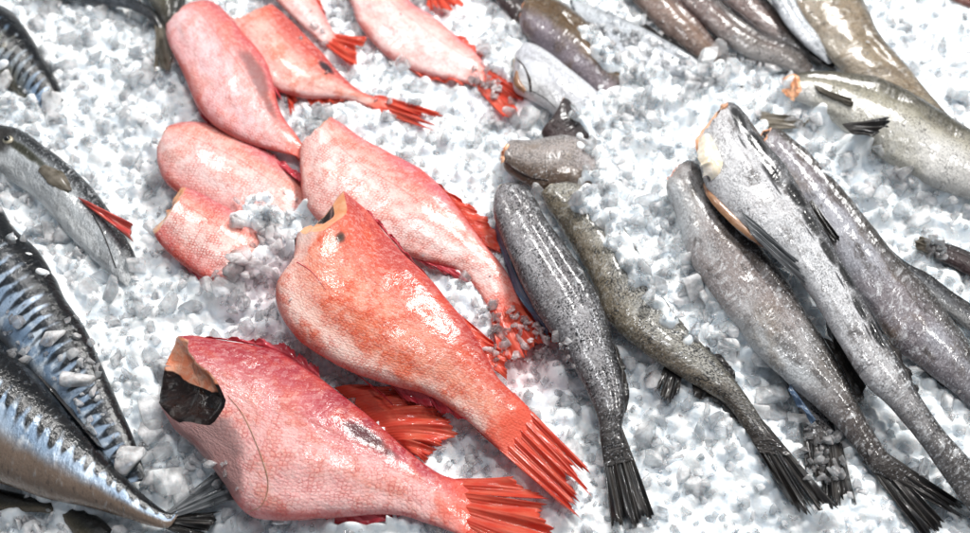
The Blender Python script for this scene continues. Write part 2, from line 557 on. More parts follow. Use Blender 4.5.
        for k in range(len(rings) - 1):
            for j in range(NP):
                m = (j + 1) % NP
                f = (k * NP + j, (k + 1) * NP + j, (k + 1) * NP + m, k * NP + m)
                c = math.cos(-math.pi / 2 + 2 * math.pi * (j + .5) / NP)
                dark = (not fill) and (k >= 2)
                if cavity is not None:
                    dark = c < cavity
                (cav_f if dark else flesh_f).append(f)
        last = (len(rings) - 1) * NP
        (flesh_f if fill else cav_f).append(tuple(last + j for j in range(NP)))
        return V, flesh_f, cav_f


def compact(V, F):
    idx, out, G = {}, [], []
    for f in F:
        g = []
        for i in f:
            if i not in idx:
                idx[i] = len(out)
                out.append(V[i])
            g.append(idx[i])
        G.append(tuple(g))
    return out, G


def fin(name, parent, base, tip, material, rays=14, rag=0.25, notch=0.06, th=(0.0022, 0.0006), ridge=0.00012, sag=0.0, seed=0, wave=0.002, M=14, sub=6, collide=True):
    """base, tip: lists of 3-D points along the root and along the tips; every ray is a ridge, the tips are frayed"""
    r = random.Random(seed * 77 + 5)
    notch *= 0.3
    rays = int(rays * 1.5)
    sub = 4
    nu = rays * sub + 1
    B, T = crom(base, nu), crom(tip, nu)
    if name.startswith('tail'):
        B = [p + (p - q) * 0.16 for p, q in zip(B, T)]
    lens = [1 - rag * (0.55 * max(0, 0.5 + 1.1 * noise.noise(Vector((q * 0.33, seed * 3.7, 1)))) + 0.16 * r.random()) for q in range(rays + 1)]
    off = [r.uniform(-1, 1) for _ in range(rays + 1)]
    split = [r.random() < (0.10 if rag > 0.2 else 0.02) for _ in range(rays + 1)]
    depth = [r.uniform(0.25, 0.6) for _ in range(rays + 1)]
    drift = r.uniform(0, 9)
    top, bot, fu = [], [], []
    for i in range(nu):
        q = i / sub
        k = int(round(q))
        dist = abs(q - k) * 2                       # 0 on a ray, 1 half-way between rays
        k0, k1 = int(q), min(int(q) + 1, rays)
        ln = lens[k0] + (lens[k1] - lens[k0]) * (q - k0)
        gap = (depth[k0] * min(1, rag * 4)) if split[k0] else notch
        ln *= 1 - gap * dist ** 1.5
        ln *= 1 + 0.10 * noise.noise(Vector((q * 0.35 + drift, seed, 0)))
        shift = off[k0] + (off[k1] - off[k0]) * (q - k0)
        for m in range(M + 1):
            v = m / M
            p = B[i].lerp(T[i], v * ln)
            p = p + (T[min(nu - 1, i + 1)] - T[max(0, i - 1)]) * (0.9 * v * v * noise.noise(Vector((q * 0.5, v * 1.5, seed))))
            zz = sag * 4 * v * (1 - v) + wave * math.sin(q * 1.3 + seed + v * 3) * v + wave * 0.8 * shift * v
            zz += ridge * math.cos(q * 2 * math.pi) * (1 - 0.4 * v)
            t = th[0] * min(1, 0.12 + v * 4) * (1 - v ** 0.7) + th[1] * min(1, 0.3 + 3 * v)
            p = p + Vector((0, 0, zz))
            top.append(p + Vector((0, 0, t / 2)))
            bot.append(p - Vector((0, 0, t / 2)))
            fu.append((q, v, 0))
    W = M + 1
    n = len(top)
    F = []
    for i in range(nu - 1):
        for m in range(M):
            a, b_, c, d = i * W + m, (i + 1) * W + m, (i + 1) * W + m + 1, i * W + m + 1
            F.append((a, b_, c, d))
            F.append((n + d, n + c, n + b_, n + a))
        a, b_ = i * W + M, (i + 1) * W + M
        F.append((a, b_, n + b_, n + a))
    for m in range(M):
        F.append((m, m + 1, n + m + 1, n + m))
        a = (nu - 1) * W + m
        F.append((a + 1, a, n + a, n + a + 1))
    return link(name, top + bot, F, material, parent, {'fuv': fu + fu}, collide)


def P3(L, z):
    zz = z if isinstance(z, (list, tuple)) else [z, z]
    return [pt(x, y, lerp_list(zz, i / max(1, len(L) - 1))) for i, (x, y) in enumerate(L)]


BODIES = {}


def fish(key, name, label, cat, group, back, belly, skin, z=0.01, thick=0.45, fins=(), flesh_m=None, cavity_m=None, cap=None, extras=None, **kw):
    seed = len(BODIES) + 1
    if kw.get('crease', 1) is None:
        kw['crease'] = ()
    if 'crease' not in kw:
        if cat == 'grey fish':
            kw['crease'] = [(0.30, 0.20, 0.34, 0.0)]
            kw['rough'] = kw.get('rough', 0.04) * 1.5
            thick = [t * 0.85 for t in thick] if isinstance(thick, list) else thick * 0.85
        elif cat == 'red fish':
            kw['crease'] = [(-0.62, 0.2, 0.16, 2.0), (0.62, 0.22, 0.14, 6.0)]
    if cat == 'red fish':
        thick = [t * 0.74 for t in thick] if isinstance(thick, list) else thick * 0.74
    for f in fins:
        if f['name'] == 'tail_fin':
            mixp = lambda p, q, t: (p[0] + (q[0] - p[0]) * t, p[1] + (q[1] - p[1]) * t)
            b0, b1, t0, t1 = f['base'][0], f['base'][-1], f['tip'][0], f['tip'][-1]
            m0, m1 = mixp(b0, b1, 0.5), mixp(t0, t1, 0.5)
            k = 0.34 if cat == 'grey fish' else 0.17
            e0, e1 = mixp(mixp(b0, m0, .05), mixp(t0, m1, .12), k), mixp(mixp(b1, m0, .05), mixp(t1, m1, .12), k)
            back, belly = list(back) + [e0], list(belly) + [e1]
    B = Body(back, belly, z, thick, seed, **kw)
    C = B.axis(0.5)[0]
    root = thing(name, (C.x, C.y, 0), label, cat, group)
    V, F, uv, sa = B.mesh()
    B._V = V
    link('body', V, F, skin, root, {'fuv': uv, 'fsa': sa})
    if B.head == 'cut' and flesh_m is not None:
        cV, ff, cf = B.cap(**(cap or {}))
        NP = B.NP
        cc = [(math.cos(-math.pi / 2 + 2 * math.pi * (q % NP) / NP), q // NP, 0) for q in range(len(cV))]
        used = lambda fs: [cc[q] for q in dict.fromkeys(q for f in fs for q in f)]
        v2, f2 = compact(cV, ff)
        link('cut_face', v2, f2, flesh_m, root, {'fsa': used(ff)})
        if cf and cavity_m is not None:
            v2, f2 = compact(cV, cf)
            link('belly_cavity', v2, f2, cavity_m, root, {'fsa': used(cf)})
    for k, f in enumerate(fins):
        f = dict(f)
        nm, base, tip, m = f.pop('name'), f.pop('base'), f.pop('tip'), f.pop('mat')
        zb, zt = f.pop('zb', 0.01), f.pop('zt', 0.012)
        fin(nm, root, P3(base, zb), P3(tip, zt), m, seed=seed * 3 + k, **f)
    BODIES[key] = (B, root)
    return B, root


# ------------------------------------------------------------------ lighting
w = bpy.data.worlds.new('World')
scene.world = w
w.use_nodes = True
bg = w.node_tree.nodes['Background']
bg.inputs[0].default_value = (0.80, 0.89, 1.0, 1)
bg.inputs[1].default_value = 0.22


def lamp(name, loc, target, size, power, color=(1, 1, 1), size_y=None):
    ld = bpy.data.lights.new(name, 'AREA')
    ld.shape = 'RECTANGLE'
    ld.size, ld.size_y = size, size_y or size
    ld.energy, ld.color = power, color
    o = bpy.data.objects.new(name, ld)
    COL.objects.link(o)
    o.location = loc
    o.rotation_euler = (Vector(target) - Vector(loc)).to_track_quat('-Z', 'Y').to_euler()
    return o


lamp('rig_lamp', (0.45, 0.80, 1.0), (0.05, 0.12, 0), 0.28, 20, (1, 0.985, 0.96))
lamp('rig_lamp', (-0.45, 0.85, 1.1), (-0.1, 0.2, 0), 0.10, 6, (1, 0.98, 0.95))  # small added lamp at the left, for glints on wet skin
lamp('rig_lamp', (0.9, 0.2, 1.1), (0.1, 0.0, 0), 0.08, 6.5, (1, 0.98, 0.95))  # small added lamp at the right, for the same sparkle
lamp('rig_lamp', (0.1, 0.1, 1.4), (0, 0.0, 0), 0.08, 4.5, (0.97, 0.98, 1))  # small added lamp overhead, for highlights on the wet fish

scene.view_settings.view_transform = 'Standard'
scene.view_settings.look = 'None'
scene.view_settings.exposure = -0.02
scene.view_settings.gamma = 1
scene.render.engine = 'CYCLES'
scene.cycles.use_denoising = True
scene.cycles.max_bounces = 20
scene.cycles.transmission_bounces = 12
scene.cycles.transparent_max_bounces = 40
scene.cycles.diffuse_bounces = 14
scene.cycles.glossy_bounces = 4
scene.cycles.caustics_reflective = False
scene.cycles.caustics_refractive = True
scene.cycles.blur_glossy = 0.6
scene.cycles.sample_clamp_indirect = 6


# ------------------------------------------------------------------ details laid on a body
def tree_of(B):
    if not hasattr(B, '_bvh'):
        V, F, _, _ = B.mesh()
        B._bvh = BVHTree.FromPolygons([tuple(v) for v in V], F)
    return B._bvh


def on(B, px, py, lift=0.0):
    d = ray(px, py).normalized()
    hit, nrm, _, _ = tree_of(B).ray_cast(CAM, d)
    if hit is None:
        hit, nrm, _, _ = tree_of(B).find_nearest(pt(px, py, lerp_list(B.z, 0.5)))
    if nrm.z < 0:
        nrm = -nrm
    return hit + nrm * lift


def strip(name, root, B, line, widths, material, lift=0.0006, n=40, bulge=0.0006, edge=0.15, seed=0):
    """a thin raised strip following the body: flap edges, slits, lips"""
    L = crom([(x, y, 0) for x, y in line], n)
    pts = [on(B, p.x, p.y, lift) for p in L]
    pts = [pts[0]] + [(pts[i - 1] + pts[i] * 2 + pts[i + 1]) / 4 for i in range(1, n - 1)] + [pts[-1]]
    V, F, uv, K = [], [], [], 7
    for i, p in enumerate(pts):
        t = (pts[min(i + 1, n - 1)] - pts[max(i - 1, 0)]).normalized()
        side = t.cross(Vector((0, 0, 1))).normalized()
        w_ = lerp_list(widths, i / (n - 1)) * (1 + edge * noise.noise(p * 300 + Vector((seed, 0, 0))))
        for k in range(K):
            x = k / (K - 1) * 2 - 1
            q = p + side * (w_ / 2 * x)
            q.z += bulge * (1 - x * x) - 0.0008 * abs(x) ** 3
            V.append(q)
            uv.append((k / 2, i / n, 0))
    for i in range(n - 1):
        for k in range(K - 1):
            a = i * K + k
            F.append((a, a + 1, a + K + 1, a + K))
    return link(name, V, F, material, root, {'fuv': uv}, True)


# ------------------------------------------------------------------ the red fish
RG = 'headless red fish lying on the crushed ice'
rs_top = red_skin('red_skin_rosy', 1, dorsal=(0.72, 0.32, 0.30), flank=(0.89, 0.68, 0.69), belly=(0.84, 0.50, 0.50), orange_k=0.25, cell=0.00218, net_k=0.45,
                  spots=[(0.62, 0.55, 0.22, 0.25, (0.22, 0.13, 0.13), 0.6)])
rs_two = red_skin('red_skin_pale_orange', 2, flank=(0.86, 0.60, 0.54), orange_k=0.5, cell=0.00218, net_k=0.5,
                  spots=[(0.55, 0.62, 0.06, 0.18, (0.06, 0.03, 0.05), 0.95)])
rs_pale = red_skin('red_skin_pale', 3, dorsal=(0.80, 0.46, 0.43), flank=(0.90, 0.76, 0.75), belly=(0.88, 0.70, 0.68), orange_k=0.18, cell=0.00218, net_k=0.4)
rs_bury = red_skin('red_skin_blush', 4, dorsal=(0.82, 0.48, 0.42), flank=(0.89, 0.72, 0.70), belly=(0.80, 0.42, 0.40), orange_k=0.25, cell=0.00235, net_k=0.55)
rs_small = red_skin('red_skin_streaky', 5, dorsal=(0.80, 0.46, 0.40), flank=(0.89, 0.72, 0.68), belly=(0.72, 0.30, 0.28), orange_k=0.35, cell=0.00218, net_k=0.9)
rs_white = red_skin('red_skin_white', 6, dorsal=(0.81, 0.46, 0.41), flank=(0.90, 0.76, 0.73), belly=(0.87, 0.62, 0.58), orange_k=0.28, cell=0.00227, net_k=0.75)
rs_coral = red_skin('red_skin_coral', 7, dorsal=(0.66, 0.17, 0.12), flank=(0.83, 0.42, 0.32), belly=(0.87, 0.66, 0.60), orange=(0.76, 0.20, 0.085), orange_k=0.75, cell=0.00235, net_k=0.55,
                    spots=[(0.165, 0.28, 0.022, 0.10, (0.10, 0.07, 0.05), 0.95), (0.05, -0.5, 0.10, 0.35, (0.88, 0.74, 0.70), 0.7)])
rs_crim = red_skin('red_skin_crimson', 8, dorsal=(0.54, 0.11, 0.14), flank=(0.89, 0.58, 0.56), belly=(0.87, 0.60, 0.58), net=(0.56, 0.10, 0.11), orange=(0.78, 0.28, 0.15), orange_k=0.4, cell=0.00286, net_k=0.5,
                   spots=[(0.66, 0.52, 0.10, 0.20, (0.13, 0.07, 0.08), 0.8), (0.23, -0.62, 0.10, 0.38, (0.46, 0.32, 0.31), 0.9), (0.16, -0.85, 0.10, 0.30, (0.48, 0.33, 0.32), 0.85), (0.29, -0.86, 0.07, 0.26, (0.46, 0.30, 0.29), 0.9)])

fish('R4', 'rosefish', 'pale pink headless fish at the top edge, orange tail half iced beside the brown fish', 'red fish', RG,
     [(400, -22), (410, 2), (436, 20), (458, 38), (478, 55), (492, 72)], [(338, -25), (352, 6), (359, 26), (382, 52), (408, 67), (436, 77), (462, 82), (478, 88)],
     rs_pale, z=[0.012, 0.012, 0.006], thick=0.42, rough=0.03,
     fins=[dict(name='tail_fin', base=[(486, 68), (474, 84)], tip=[(530, 92), (524, 112), (508, 124)], mat=RED_FIN, zb=0.006, zt=0.010, rays=11, rag=.3),
           dict(name='dorsal_fin', base=[(452, 34), (480, 58)], tip=[(468, 38), (484, 56)], mat=RED_FIN, zb=0.008, zt=0.008, rays=8),
           dict(name='anal_fin', base=[(400, 62), (460, 80)], tip=[(424, 80), (464, 84)], mat=RED_FIN, zb=0.008, zt=0.008, rays=9)])
fish('R5', 'rosefish', 'red fish of which only the frayed orange tail shows at the top edge', 'red fish', RG,
     [(395, -70), (420, -45), (438, -20), (446, -8)], [(350, -60), (385, -35), (415, -14), (428, -3)], rs_pale, z=0.010, thick=0.4,
     fins=[dict(name='tail_fin', base=[(446, -10), (428, -4)], tip=[(466, 4), (448, 12), (426, 9)], mat=RED_FIN, zb=0.009, zt=0.011, rays=12, rag=.3)])
fish('R3', 'rosefish', 'narrow pink fish at the top edge between two larger ones, with splayed orange tail', 'red fish', RG,
     [(290, -40), (308, -14), (320, 6), (330, 26), (338, 36)], [(248, -30), (268, -8), (290, 14), (312, 34), (326, 46)], rs_pale, z=[0.014, 0.012, 0.012], thick=0.42,
     fins=[dict(name='tail_fin', base=[(335, 34), (324, 44)], tip=[(372, 37), (362, 52), (358, 72)], mat=RED_FIN, zb=0.012, zt=0.016, rays=12, rag=.3),
           dict(name='dorsal_fin', base=[(304, -16), (322, 10)], tip=[(318, -8), (327, 17)], mat=RED_FIN, zb=0.012, zt=0.012, rays=8)])
fish('R2', 'rosefish', 'pink headless fish with one black smudge ahead of its thin split tail', 'red fish', RG,
     [(270, 3), (292, 22), (318, 48), (340, 74), (362, 92), (386, 100)], [(228, 18), (244, 56), (270, 86), (302, 97), (330, 98), (350, 100), (378, 110)],
     rs_two, z=[0.016, 0.014, 0.008], thick=0.42, flesh_m=FLESH_PINK, cavity_m=CAVITY, cut=0.05,
     fins=[dict(name='tail_fin', base=[(386, 97), (374, 109)], tip=[(448, 116), (440, 124), (438, 132)], mat=RED_FIN, zb=0.008, zt=0.012, rays=9, rag=.35, notch=.25),
           dict(name='anal_fin', base=[(300, 92), (346, 98)], tip=[(312, 107), (344, 102)], mat=RED_FIN, zb=0.008, zt=0.008, rays=10),
           dict(name='pelvic_fin', base=[(276, 76), (286, 92)], tip=[(300, 96), (292, 122)], mat=RED_FIN, zb=0.010, zt=0.009, rays=9, notch=.3)])
fish('R1', 'rosefish', 'rosy headless fish with a long grey smudge on its back, beside the smudged pink one', 'red fish', RG,
     [(192, 3), (212, 2), (227, 14), (246, 36), (268, 66), (280, 110), (296, 134), (304, 146)], [(166, 24), (168, 42), (184, 76), (198, 106), (218, 128), (248, 143), (280, 152), (296, 156)],
     rs_top, z=[0.024, 0.023, 0.012], thick=0.44, flesh_m=FLESH_PINK, cavity_m=CAVITY, cut=0.03,
     fins=[dict(name='dorsal_fin', base=[(240, 26), (262, 54), (276, 92)], tip=[(250, 34), (272, 64), (284, 104)], mat=CRIMSON_FIN, zb=0.016, zt=0.014, rays=14, rag=.4),
           dict(name='anal_fin', base=[(196, 104), (226, 132), (262, 147)], tip=[(200, 118), (230, 142), (270, 154)], mat=CRIMSON_FIN, zb=0.012, zt=0.010, rays=12),
           dict(name='tail_fin', base=[(303, 144), (295, 156)], tip=[(336, 164), (312, 178)], mat=RED_FIN, zb=0.008, zt=0.008, rays=8)])
fish('R6', 'rosefish', 'pale headless fish half buried in ice between the rosy fish and the small streaky one', 'red fish', RG,
     [(166, 127), (184, 123), (206, 124), (246, 139), (274, 156), (302, 182), (325, 212)], [(157, 148), (159, 168), (172, 188), (215, 215), (262, 232), (300, 238)],
     rs_bury, z=[0.014, 0.010, -0.006], thick=0.42, flesh_m=FLESH_PINK, cavity_m=CAVITY, cut=0.04,
     fins=[dict(name='dorsal_fin', base=[(240, 136), (300, 182)], tip=[(252, 138), (304, 176)], mat=CRIMSON_FIN, zb=0.010, zt=0.008, rays=14, rag=.4)])
fish('R7', 'rosefish', 'short streaky headless fish with orange cut end, sunk in ice beside the coral fish', 'red fish', RG,
     [(182, 187), (205, 195), (232, 211), (256, 226), (285, 245)], [(153, 231), (158, 240), (172, 255), (192, 271), (220, 292), (250, 315)],
     rs_small, z=[0.016, 0.010, -0.010], thick=0.42, flesh_m=FLESH_ORANGE, cavity_m=CAVITY, cut=0.09, cap=dict(fill=True),
     fins=[dict(name='anal_fin', base=[(178, 258), (204, 280)], tip=[(180, 264), (206, 286)], mat=CRIMSON_FIN, zb=0.008, zt=0.006, rays=8)])
fish('R8', 'rosefish', 'whitish pink headless fish behind the coral fish, its tail under ice', 'red fish', RG,
     [(330, 117), (345, 126), (361, 138), (388, 152), (422, 171), (446, 194), (468, 222), (486, 246), (504, 268), (521, 298)],
     [(300, 146), (301, 172), (306, 205), (330, 232), (370, 250), (404, 255), (424, 261), (455, 270), (474, 286), (490, 310)],
     rs_white, z=[0.014, 0.014, 0.006], thick=0.42, flesh_m=FLESH_ORANGE, cavity_m=CAVITY, cut=0.02,
     fins=[dict(name='dorsal_fin', base=[(428, 178), (448, 196), (470, 224), (486, 246)], tip=[(446, 190), (480, 212), (502, 234), (502, 254)], mat=RED_FIN, zb=0.010, zt=0.010, rays=17, rag=.35, notch=.2),
           dict(name='tail_fin', base=[(521, 297), (489, 309)], tip=[(567, 340), (540, 358), (500, 362)], mat=RED_FIN, zb=0.006, zt=0.008, rays=13, rag=.25),
           dict(name='anal_fin', base=[(412, 258), (452, 268)], tip=[(432, 268), (474, 286)], mat=CRIMSON_FIN, zb=0.010, zt=0.010, rays=10, notch=.2)])


def r9_cut(c):
    return interp([(-1, 0.0), (-0.5, 0.05), (0, 0.10), (0.5, 0.10), (1, 0.02)], c)


def r10_cut(c):
    return interp([(-1, 0.05), (-0.82, 0.15), (-0.5, 0.235), (-0.15, 0.245), (0.12, 0.19), (0.32, 0.11), (0.5, 0.08), (0.72, 0.07), (1, 0.015)], c)


fish('R10', 'rosefish', 'crimson headless fish in front with a wide dark brown gut opening at its cut end', 'red fish', RG,
     [(177, 337), (197, 336), (222, 340), (256, 345), (282, 353), (308, 368), (338, 391), (374, 421), (410, 453), (438, 473), (462, 481)],
     [(159, 402), (176, 430), (196, 448), (222, 482), (246, 513), (275, 520), (330, 518), (390, 514), (430, 524), (466, 537)],
     rs_crim, z=[0.021, 0.020, 0.008], thick=0.44, flesh_m=GUT, cavity_m=GUT, cut=r10_cut, nose=0.006, cap=dict(depth=0.02, rim=0.10, cavity=-0.05),
     fins=[dict(name='dorsal_fin', base=[(334, 388), (356, 405), (386, 432), (408, 452)], tip=[(392, 386), (440, 402), (462, 428), (428, 464)], mat=RED_FIN, zb=0.010, zt=0.012, rays=19, rag=.3, notch=.22, sag=.004),
           dict(name='spiny_fin', base=[(196, 337), (232, 341), (278, 352), (320, 378)], tip=[(204, 338), (246, 338), (284, 343), (318, 364)], mat=CRIMSON_FIN, zb=0.022, zt=0.022, rays=16, rag=.4, notch=.35),
           dict(name='tail_fin', base=[(459, 479), (463, 538)], tip=[(528, 478), (560, 516), (556, 560), (520, 575)], mat=RED_FIN, zb=0.008, zt=0.010, rays=17, rag=.28, notch=.16),
           dict(name='anal_fin', base=[(318, 512), (352, 514), (388, 512)], tip=[(330, 524), (370, 527), (409, 516)], mat=CRIMSON_FIN, zb=0.010, zt=0.008, rays=10)])
B10, root10 = BODIES['R10']
strip('gill_edge', root10, B10, [(228, 396), (243, 415), (258, 448), (268, 482), (262, 505), (248, 512)], [0.0006, 0.0012, 0.0013, 0.0006], FLESH_BROWN, lift=0.0001, bulge=0.0003)

fish('R9', 'rosefish', 'large coral headless fish lying on top of two others, dark nick near its cut', 'red fish', RG,
     [(343, 191), (358, 204), (372, 216), (388, 236), (404, 254), (430, 280), (456, 312), (478, 342), (496, 374), (512, 392), (527, 406)],
     [(296, 238), (292, 262), (276, 288), (280, 312), (296, 338), (322, 356), (354, 374), (392, 386), (430, 396), (464, 419), (492, 443)],
     rs_coral, z=[0.034, 0.034, 0.028, 0.014], thick=0.42, flesh_m=FLESH_ORANGE, cavity_m=CAVITY, cut=r9_cut, cap=dict(depth=0.02, rim=0.5),
     fins=[dict(name='tail_fin', base=[(525, 404), (491, 443)], tip=[(596, 478), (588, 500), (588, 530)], mat=RED_FIN, zb=0.014, zt=0.014, rays=17, rag=.34, notch=.2),
           dict(name='dorsal_fin', base=[(452, 308), (474, 338), (494, 370)], tip=[(488, 338), (508, 358), (510, 380)], mat=RED_FIN, zb=0.022, zt=0.016, rays=14, rag=.3, notch=.2),
           dict(name='spiny_fin', base=[(366, 210), (392, 240), (428, 278)], tip=[(374, 214), (401, 245), (434, 284)], mat=CRIMSON_FIN, zb=0.032, zt=0.032, rays=14, rag=.5, notch=.4),
           dict(name='anal_fin', base=[(386, 380), (426, 390), (460, 412)], tip=[(408, 404), (444, 414), (470, 424)], mat=CRIMSON_FIN, zb=0.022, zt=0.018, rays=12, rag=.3, notch=.2),
           dict(name='pelvic_fin', base=[(346, 366), (360, 376)], tip=[(388, 398), (396, 408)], mat=CRIMSON_FIN, zb=0.024, zt=0.022, rays=6, rag=.2)])

B9, root9 = BODIES['R9']
strip('belly_slit', root9, B9, [(302, 216), (291, 236), (294, 258)], [0.001, 0.005, 0.001], CAVITY, lift=0.0002, bulge=0.0002)
strip('crease_shade', root9, B9, [(297, 262), (312, 272), (326, 290)], [0.0016, 0.001, 0.0004], CRIMSON_FIN, lift=0.0001, bulge=0.0002)  # crimson strip painting the shade line of a belly crease
# ------------------------------------------------------------------ the mackerels and dark fish at the left
MG = 'dark mackerels on the ice at the left'
mk_band = mackerel_skin('mackerel_skin_banded', 1, freq=120, belly=(0.20, 0.17, 0.10), flank=(0.30, 0.27, 0.20), bar_lo=-0.7, belly_at=-0.8, back_lo=0.42)
mk_silver = grey_skin('silver_skin_rippled', 31, back=(0.035, 0.04, 0.045), flank=(0.66, 0.68, 0.69), belly=(0.80, 0.81, 0.81), tint=(0.4, 0.42, 0.44), speck=0.25, back_at=0.34, frost=0.7, tail_dark=0.1,
                      spots=[(0.30, 0.15, 0.12, 0.22, (0.09, 0.09, 0.05), 0.9), (0.14, 0.1, 0.10, 0.7, (0.07, 0.06, 0.05), 0.85), (0.10, -0.5, 0.06, 0.4, (0.45, 0.18, 0.10), 0.8)])
mk_blue = mackerel_skin('mackerel_skin_icy_blue', 3, freq=105, belly=(0.35, 0.36, 0.38), flank=(0.58, 0.66, 0.76), belly_at=-0.75, bar_lo=-0.5, back_lo=0.42, bars=0.9)
mk_deep = mackerel_skin('mackerel_skin_deep_blue', 4, freq=105, belly=(0.37, 0.30, 0.25), flank=(0.60, 0.68, 0.77), belly_at=-0.28, bar_lo=-0.06, back_lo=0.30)
mk_under = grey_skin('olive_dark_skin', 33, back=(0.02, 0.022, 0.02), flank=(0.16, 0.14, 0.10), belly=(0.34, 0.30, 0.24), tint=(0.10, 0.11, 0.08), speck=0.3, back_at=0.0, frost=0.1, tail_from=0.9)
dk_skin = grey_skin('slate_dark_skin', 34, back=(0.02, 0.024, 0.03), flank=(0.10, 0.12, 0.14), belly=(0.30, 0.32, 0.34), tint=(0.06, 0.07, 0.10), speck=0.5, back_at=0.3, frost=0.25)
ol_skin = grey_skin('olive_skin', 35, back=(0.05, 0.05, 0.035), flank=(0.24, 0.22, 0.17), belly=(0.4, 0.38, 0.34), tint=(0.2, 0.2, 0.16), speck=0.5, back_at=0.2, frost=0.2, brown=0.4)

fish('M1', 'mackerel', 'banded mackerel at the upper left corner running down into the ice', 'dark fish', MG,
     [(-30, 2), (0, 9), (14, 15), (28, 32), (44, 58), (58, 82), (68, 112)], [(-70, 50), (-35, 66), (0, 82), (18, 96), (34, 110), (50, 124)], mk_band, z=[0.016, 0.012, -0.006], thick=0.62)
fish('M2', 'mackerel', 'silver dark backed fish with its head, and a red strip along its side', 'dark fish', MG,
     [(-22, 122), (0, 126), (22, 132), (46, 148), (84, 180), (110, 212), (128, 242), (138, 262)], [(-30, 150), (-8, 168), (16, 184), (44, 206), (66, 232), (92, 258), (114, 276), (128, 286)],
     mk_silver, z=[0.014, 0.014, 0.004], thick=0.55, head='round', rough=0.05)
B, rt = BODIES['M2']
fin('gill_strip', rt, [on(B, 78, 199, .002), on(B, 84, 205, .002)], [pt(137, 228, 0.022), pt(132, 240, 0.022)], GILL_RED, rays=4, rag=.1, notch=.05, th=(0.003, 0.003), seed=5)
strip('pectoral_fin', rt, B, [(42, 168), (56, 178), (70, 192)], [0.008, 0.015, 0.004], BROWN_FIN, lift=0.0010, bulge=0.001)
strip('belly_line', rt, B, [(92, 214), (104, 236), (116, 268)], [0.0012, 0.0012, 0.001], DARK_FIN, lift=0.0003, bulge=0.0003)
Pe = on(B, 8, 140, 0.0)
for nm, rr, mm, up in (('eye', 0.0042, IRIS, 0.0), ('pupil', 0.0026, EYE, 0.0022)):
    V, F = [], []
    for i in range(9):
        for j in range(18):
            th_, ph_ = math.pi * i / 8, 2 * math.pi * j / 18
            V.append(Pe + Vector((rr * math.sin(th_) * math.cos(ph_), rr * math.sin(th_) * math.sin(ph_), up + rr * .55 * math.cos(th_))))
    for i in range(8):
        for j in range(18):
            F.append((i * 18 + j, (i + 1) * 18 + j, (i + 1) * 18 + (j + 1) % 18, i * 18 + (j + 1) % 18))
    link(nm, V, F, mm, rt)
fish('M3', 'mackerel', 'icy blue mackerel at the left edge, partly covered with ice', 'dark fish', MG,
     [(-40, 170), (-15, 192), (0, 206), (16, 229), (38, 249), (54, 276), (66, 300), (84, 328), (100, 362), (118, 402), (136, 446), (146, 480)],
     [(-110, 250), (-70, 280), (-35, 310), (-5, 340), (22, 368), (48, 396), (72, 424), (96, 456), (116, 486)], mk_blue, z=[0.018, 0.018, 0.012], thick=0.5)
fish('M5', 'mackerel', 'olive brown fish at the lower left corner under the big blue mackerel', 'dark fish', MG,
     [(-60, 470), (-20, 484), (20, 494), (60, 502), (90, 512), (112, 530), (120, 560)], [(-70, 500), (-25, 510), (15, 512), (45, 513), (62, 520), (80, 545), (92, 575)], mk_under, z=[0.006, 0.006, 0.004], thick=0.6)
fish('M4', 'mackerel', 'big blue and black mackerel with a coppery belly at the lower left', 'dark fish', MG,
     [(-60, 290), (-20, 322), (2, 340), (36, 374), (66, 408), (96, 444), (126, 478), (152, 502), (172, 514)],
     [(-130, 420), (-70, 450), (-20, 474), (10, 486), (54, 500), (92, 508), (128, 519), (150, 526), (168, 528)], mk_deep, z=[0.026, 0.024, 0.020, 0.010], thick=0.5,
     fins=[dict(name='tail_fin', base=[(168, 512), (165, 520)], tip=[(222, 464), (236, 484), (240, 500)], mat=GREY_FIN, zb=0.010, zt=0.008, rays=12, rag=.2),
           dict(name='tail_lobe', base=[(166, 516), (162, 527)], tip=[(226, 510), (204, 545)], mat=DARK_FIN, zb=0.009, zt=0.006, rays=10, rag=.2),
           dict(name='dorsal_fin', base=[(38, 376), (66, 408), (98, 446)], tip=[(58, 382), (86, 418), (112, 452)], mat=DARK_FIN, zb=0.026, zt=0.016, rays=10, rag=.3)])
fish('D1', 'mackerel', 'slate dark fish along the top edge left of the red fish', 'dark fish', MG,
     [(40, -26), (80, -14), (110, -8), (140, 2), (158, 14), (164, 24)], [(40, -6), (76, 1), (100, 4), (126, 8), (146, 17), (156, 27)], dk_skin, z=0.010, thick=0.6,
     fins=[dict(name='tail_fin', base=[(164, 23), (155, 27)], tip=[(176, 62), (174, 70), (154, 80), (158, 68)], mat=BROWN_FIN, zb=0.010, zt=0.010, rays=9, rag=.3)])
fish('D2', 'mackerel', 'olive fish at the top edge behind the rosy fish', 'dark fish', MG,
     [(170, -40), (182, -22), (186, -4), (180, 16), (174, 30)], [(130, -30), (142, -12), (150, 4), (160, 18), (166, 32)], ol_skin, z=0.012, thick=0.6)

